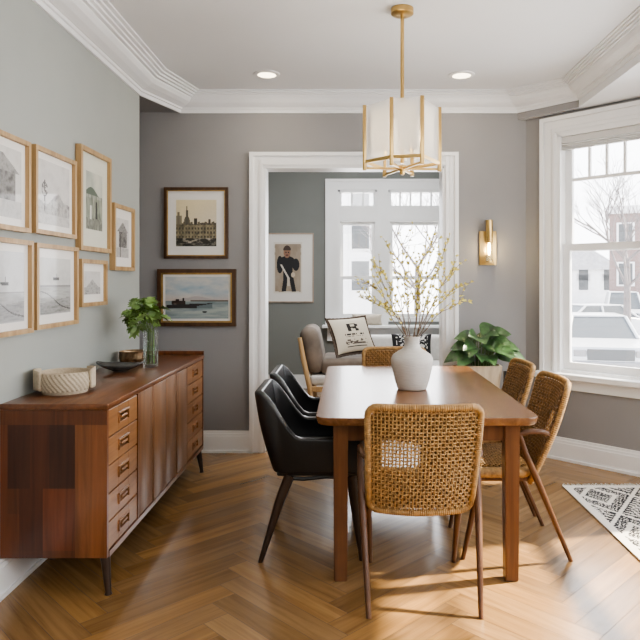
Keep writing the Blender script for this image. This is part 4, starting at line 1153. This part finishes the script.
def tree(label, loc, seed, h=7.0, spread=.5, lean=(0, 0)):
    r = thing('bare_tree', label, 'tree', loc, 0, 'bare trees in the street')
    rr = random.Random(seed); w = MB(); tr = MB()
    tp = [Vector((lean[0] * t, lean[1] * t, h * .38 * t)) for t in (0, .35, .7, 1)]
    tr.tube(tp, [.15, .13, .11, .09], 9)
    def grow(p, d_, ln, rad, depth):
        pts = [p]; q = p.copy(); dd = d_.copy()
        for k in range(4):
            dd = (dd + Vector((rr.uniform(-1, 1), rr.uniform(-1, 1), rr.uniform(-.3, .6))) * .16).normalized(); q = q + dd * ln / 4; pts.append(q.copy())
        w.tube(pts, [rad * (1 - .13 * k) for k in range(5)], 5 if depth > 2 else 4, False)
        if depth:
            for k in range(3 if depth > 1 else 4):
                i = rr.choice((2, 3, 4)); nd = (dd + Vector((rr.uniform(-1, 1), rr.uniform(-1, 1), rr.uniform(-.2, .7))) * spread * 1.5).normalized()
                grow(pts[i], nd, ln * rr.uniform(.6, .8), rad * .55, depth - 1)
    for k in range(6):
        a = k * PI / 3 + rr.uniform(-.3, .3)
        grow(tp[-1 if k % 2 else -2], Vector((math.cos(a) * .8, math.sin(a) * .8, .75)).normalized(), h * .26, .055, 4)
    tr.build('trunk', M['barkm'], r, True); w.build('branches', M['barkm'], r, True)
    return r
tree('bare street tree spreading over the cars outside the bay window', (9.6, 22.0, GZ), 4, 8.0)
tree('bare tree beyond the far doorway window, behind the budding branches', (2.6, 24.0, GZ), 9, 7.5)

# ------------------------------------------------------------------ light
w = bpy.data.worlds.new('sky'); S.world = w; w.use_nodes = True
N, L = w.node_tree.nodes, w.node_tree.links
bg = N['Background']; tc = N.new('ShaderNodeTexCoord'); sp = N.new('ShaderNodeSeparateXYZ'); rp = N.new('ShaderNodeValToRGB')
L.new(tc.outputs['Generated'], sp.inputs[0]); L.new(sp.outputs['Z'], rp.inputs[0])
rp.color_ramp.elements[0].color = (.98, .98, 1, 1); rp.color_ramp.elements[1].color = (.80, .88, 1, 1)
L.new(rp.outputs[0], bg.inputs['Color']); bg.inputs['Strength'].default_value = 6.0
def light(kind, name, loc, energy, col=(1, 1, 1), rot=None, size=1, size_y=None, angle=None, target=None, spread=None):
    d = bpy.data.lights.new(name, kind); d.energy = energy; d.color = col
    o = bpy.data.objects.new(name, d); C.objects.link(o); o.location = loc
    if kind == 'AREA':
        d.size = size
        if size_y: d.shape = 'RECTANGLE'; d.size_y = size_y
        if spread: d.spread = spread
    elif kind == 'SUN': d.angle = angle or .02
    else: d.shadow_soft_size = size
    if target is not None: o.rotation_euler = (Vector(target) - Vector(loc)).to_track_quat('-Z', 'Y').to_euler()
    elif rot: o.rotation_euler = rot
    return o
light('SUN', 'sun', (8, 5, 8), 26.0, (1, .88, .70), angle=.03, target=(8 - 1.0, 5 - .22, 8 - .95))
light('AREA', 'window_light_bay', (2.42, 2.1, 1.55), 45, (.94, .97, 1), size=2.6, size_y=1.7, target=(0, 2.2, 1.1))
light('AREA', 'window_light_facet', (1.80, 4.46, 1.55), 10, (.94, .97, 1), size=.6, size_y=1.6, target=(0.2, 2.8, 1.0))
light('AREA', 'window_light_parlour', (.55, 7.7, 1.75), 30, (.95, .97, 1), size=1.3, size_y=1.3, target=(.3, 5, .8))
light('AREA', 'room_fill', (.8, -1.0, 2.0), 40, (1, .985, .97), size=2.4, size_y=1.3, target=(-.4, 5, 2.0))
light('AREA', 'parlour_fill', (.3, 5.7, 2.72), 58, (1, 1, 1), size=1.6, size_y=.8, target=(.4, 7.7, 1.0))
light('POINT', 'pendant_lamp', (.285, 3.48, 2.14), 4, (1, .84, .62), size=.04)
light('POINT', 'sconce_lamp', (1.10, 4.94, 1.59), 1.6, (1, .75, .42), size=.02)
for x, y in ((-.58, 4.575), (.815, 4.59)):
    light('AREA', 'downlight_lamp', (x, y, CZ - .012), 3.0, (1, .86, .66), size=.12, target=(x, y, 0))

S.view_settings.view_transform = 'AgX'
try: S.view_settings.look = 'AgX - Medium High Contrast'
except Exception: pass
S.view_settings.exposure = 0.12
S.cycles.use_denoising = True
S.cycles.caustics_reflective = False; S.cycles.caustics_refractive = False
S.cycles.sample_clamp_indirect = 6
S.cycles.max_bounces = 8; S.cycles.transparent_max_bounces = 12
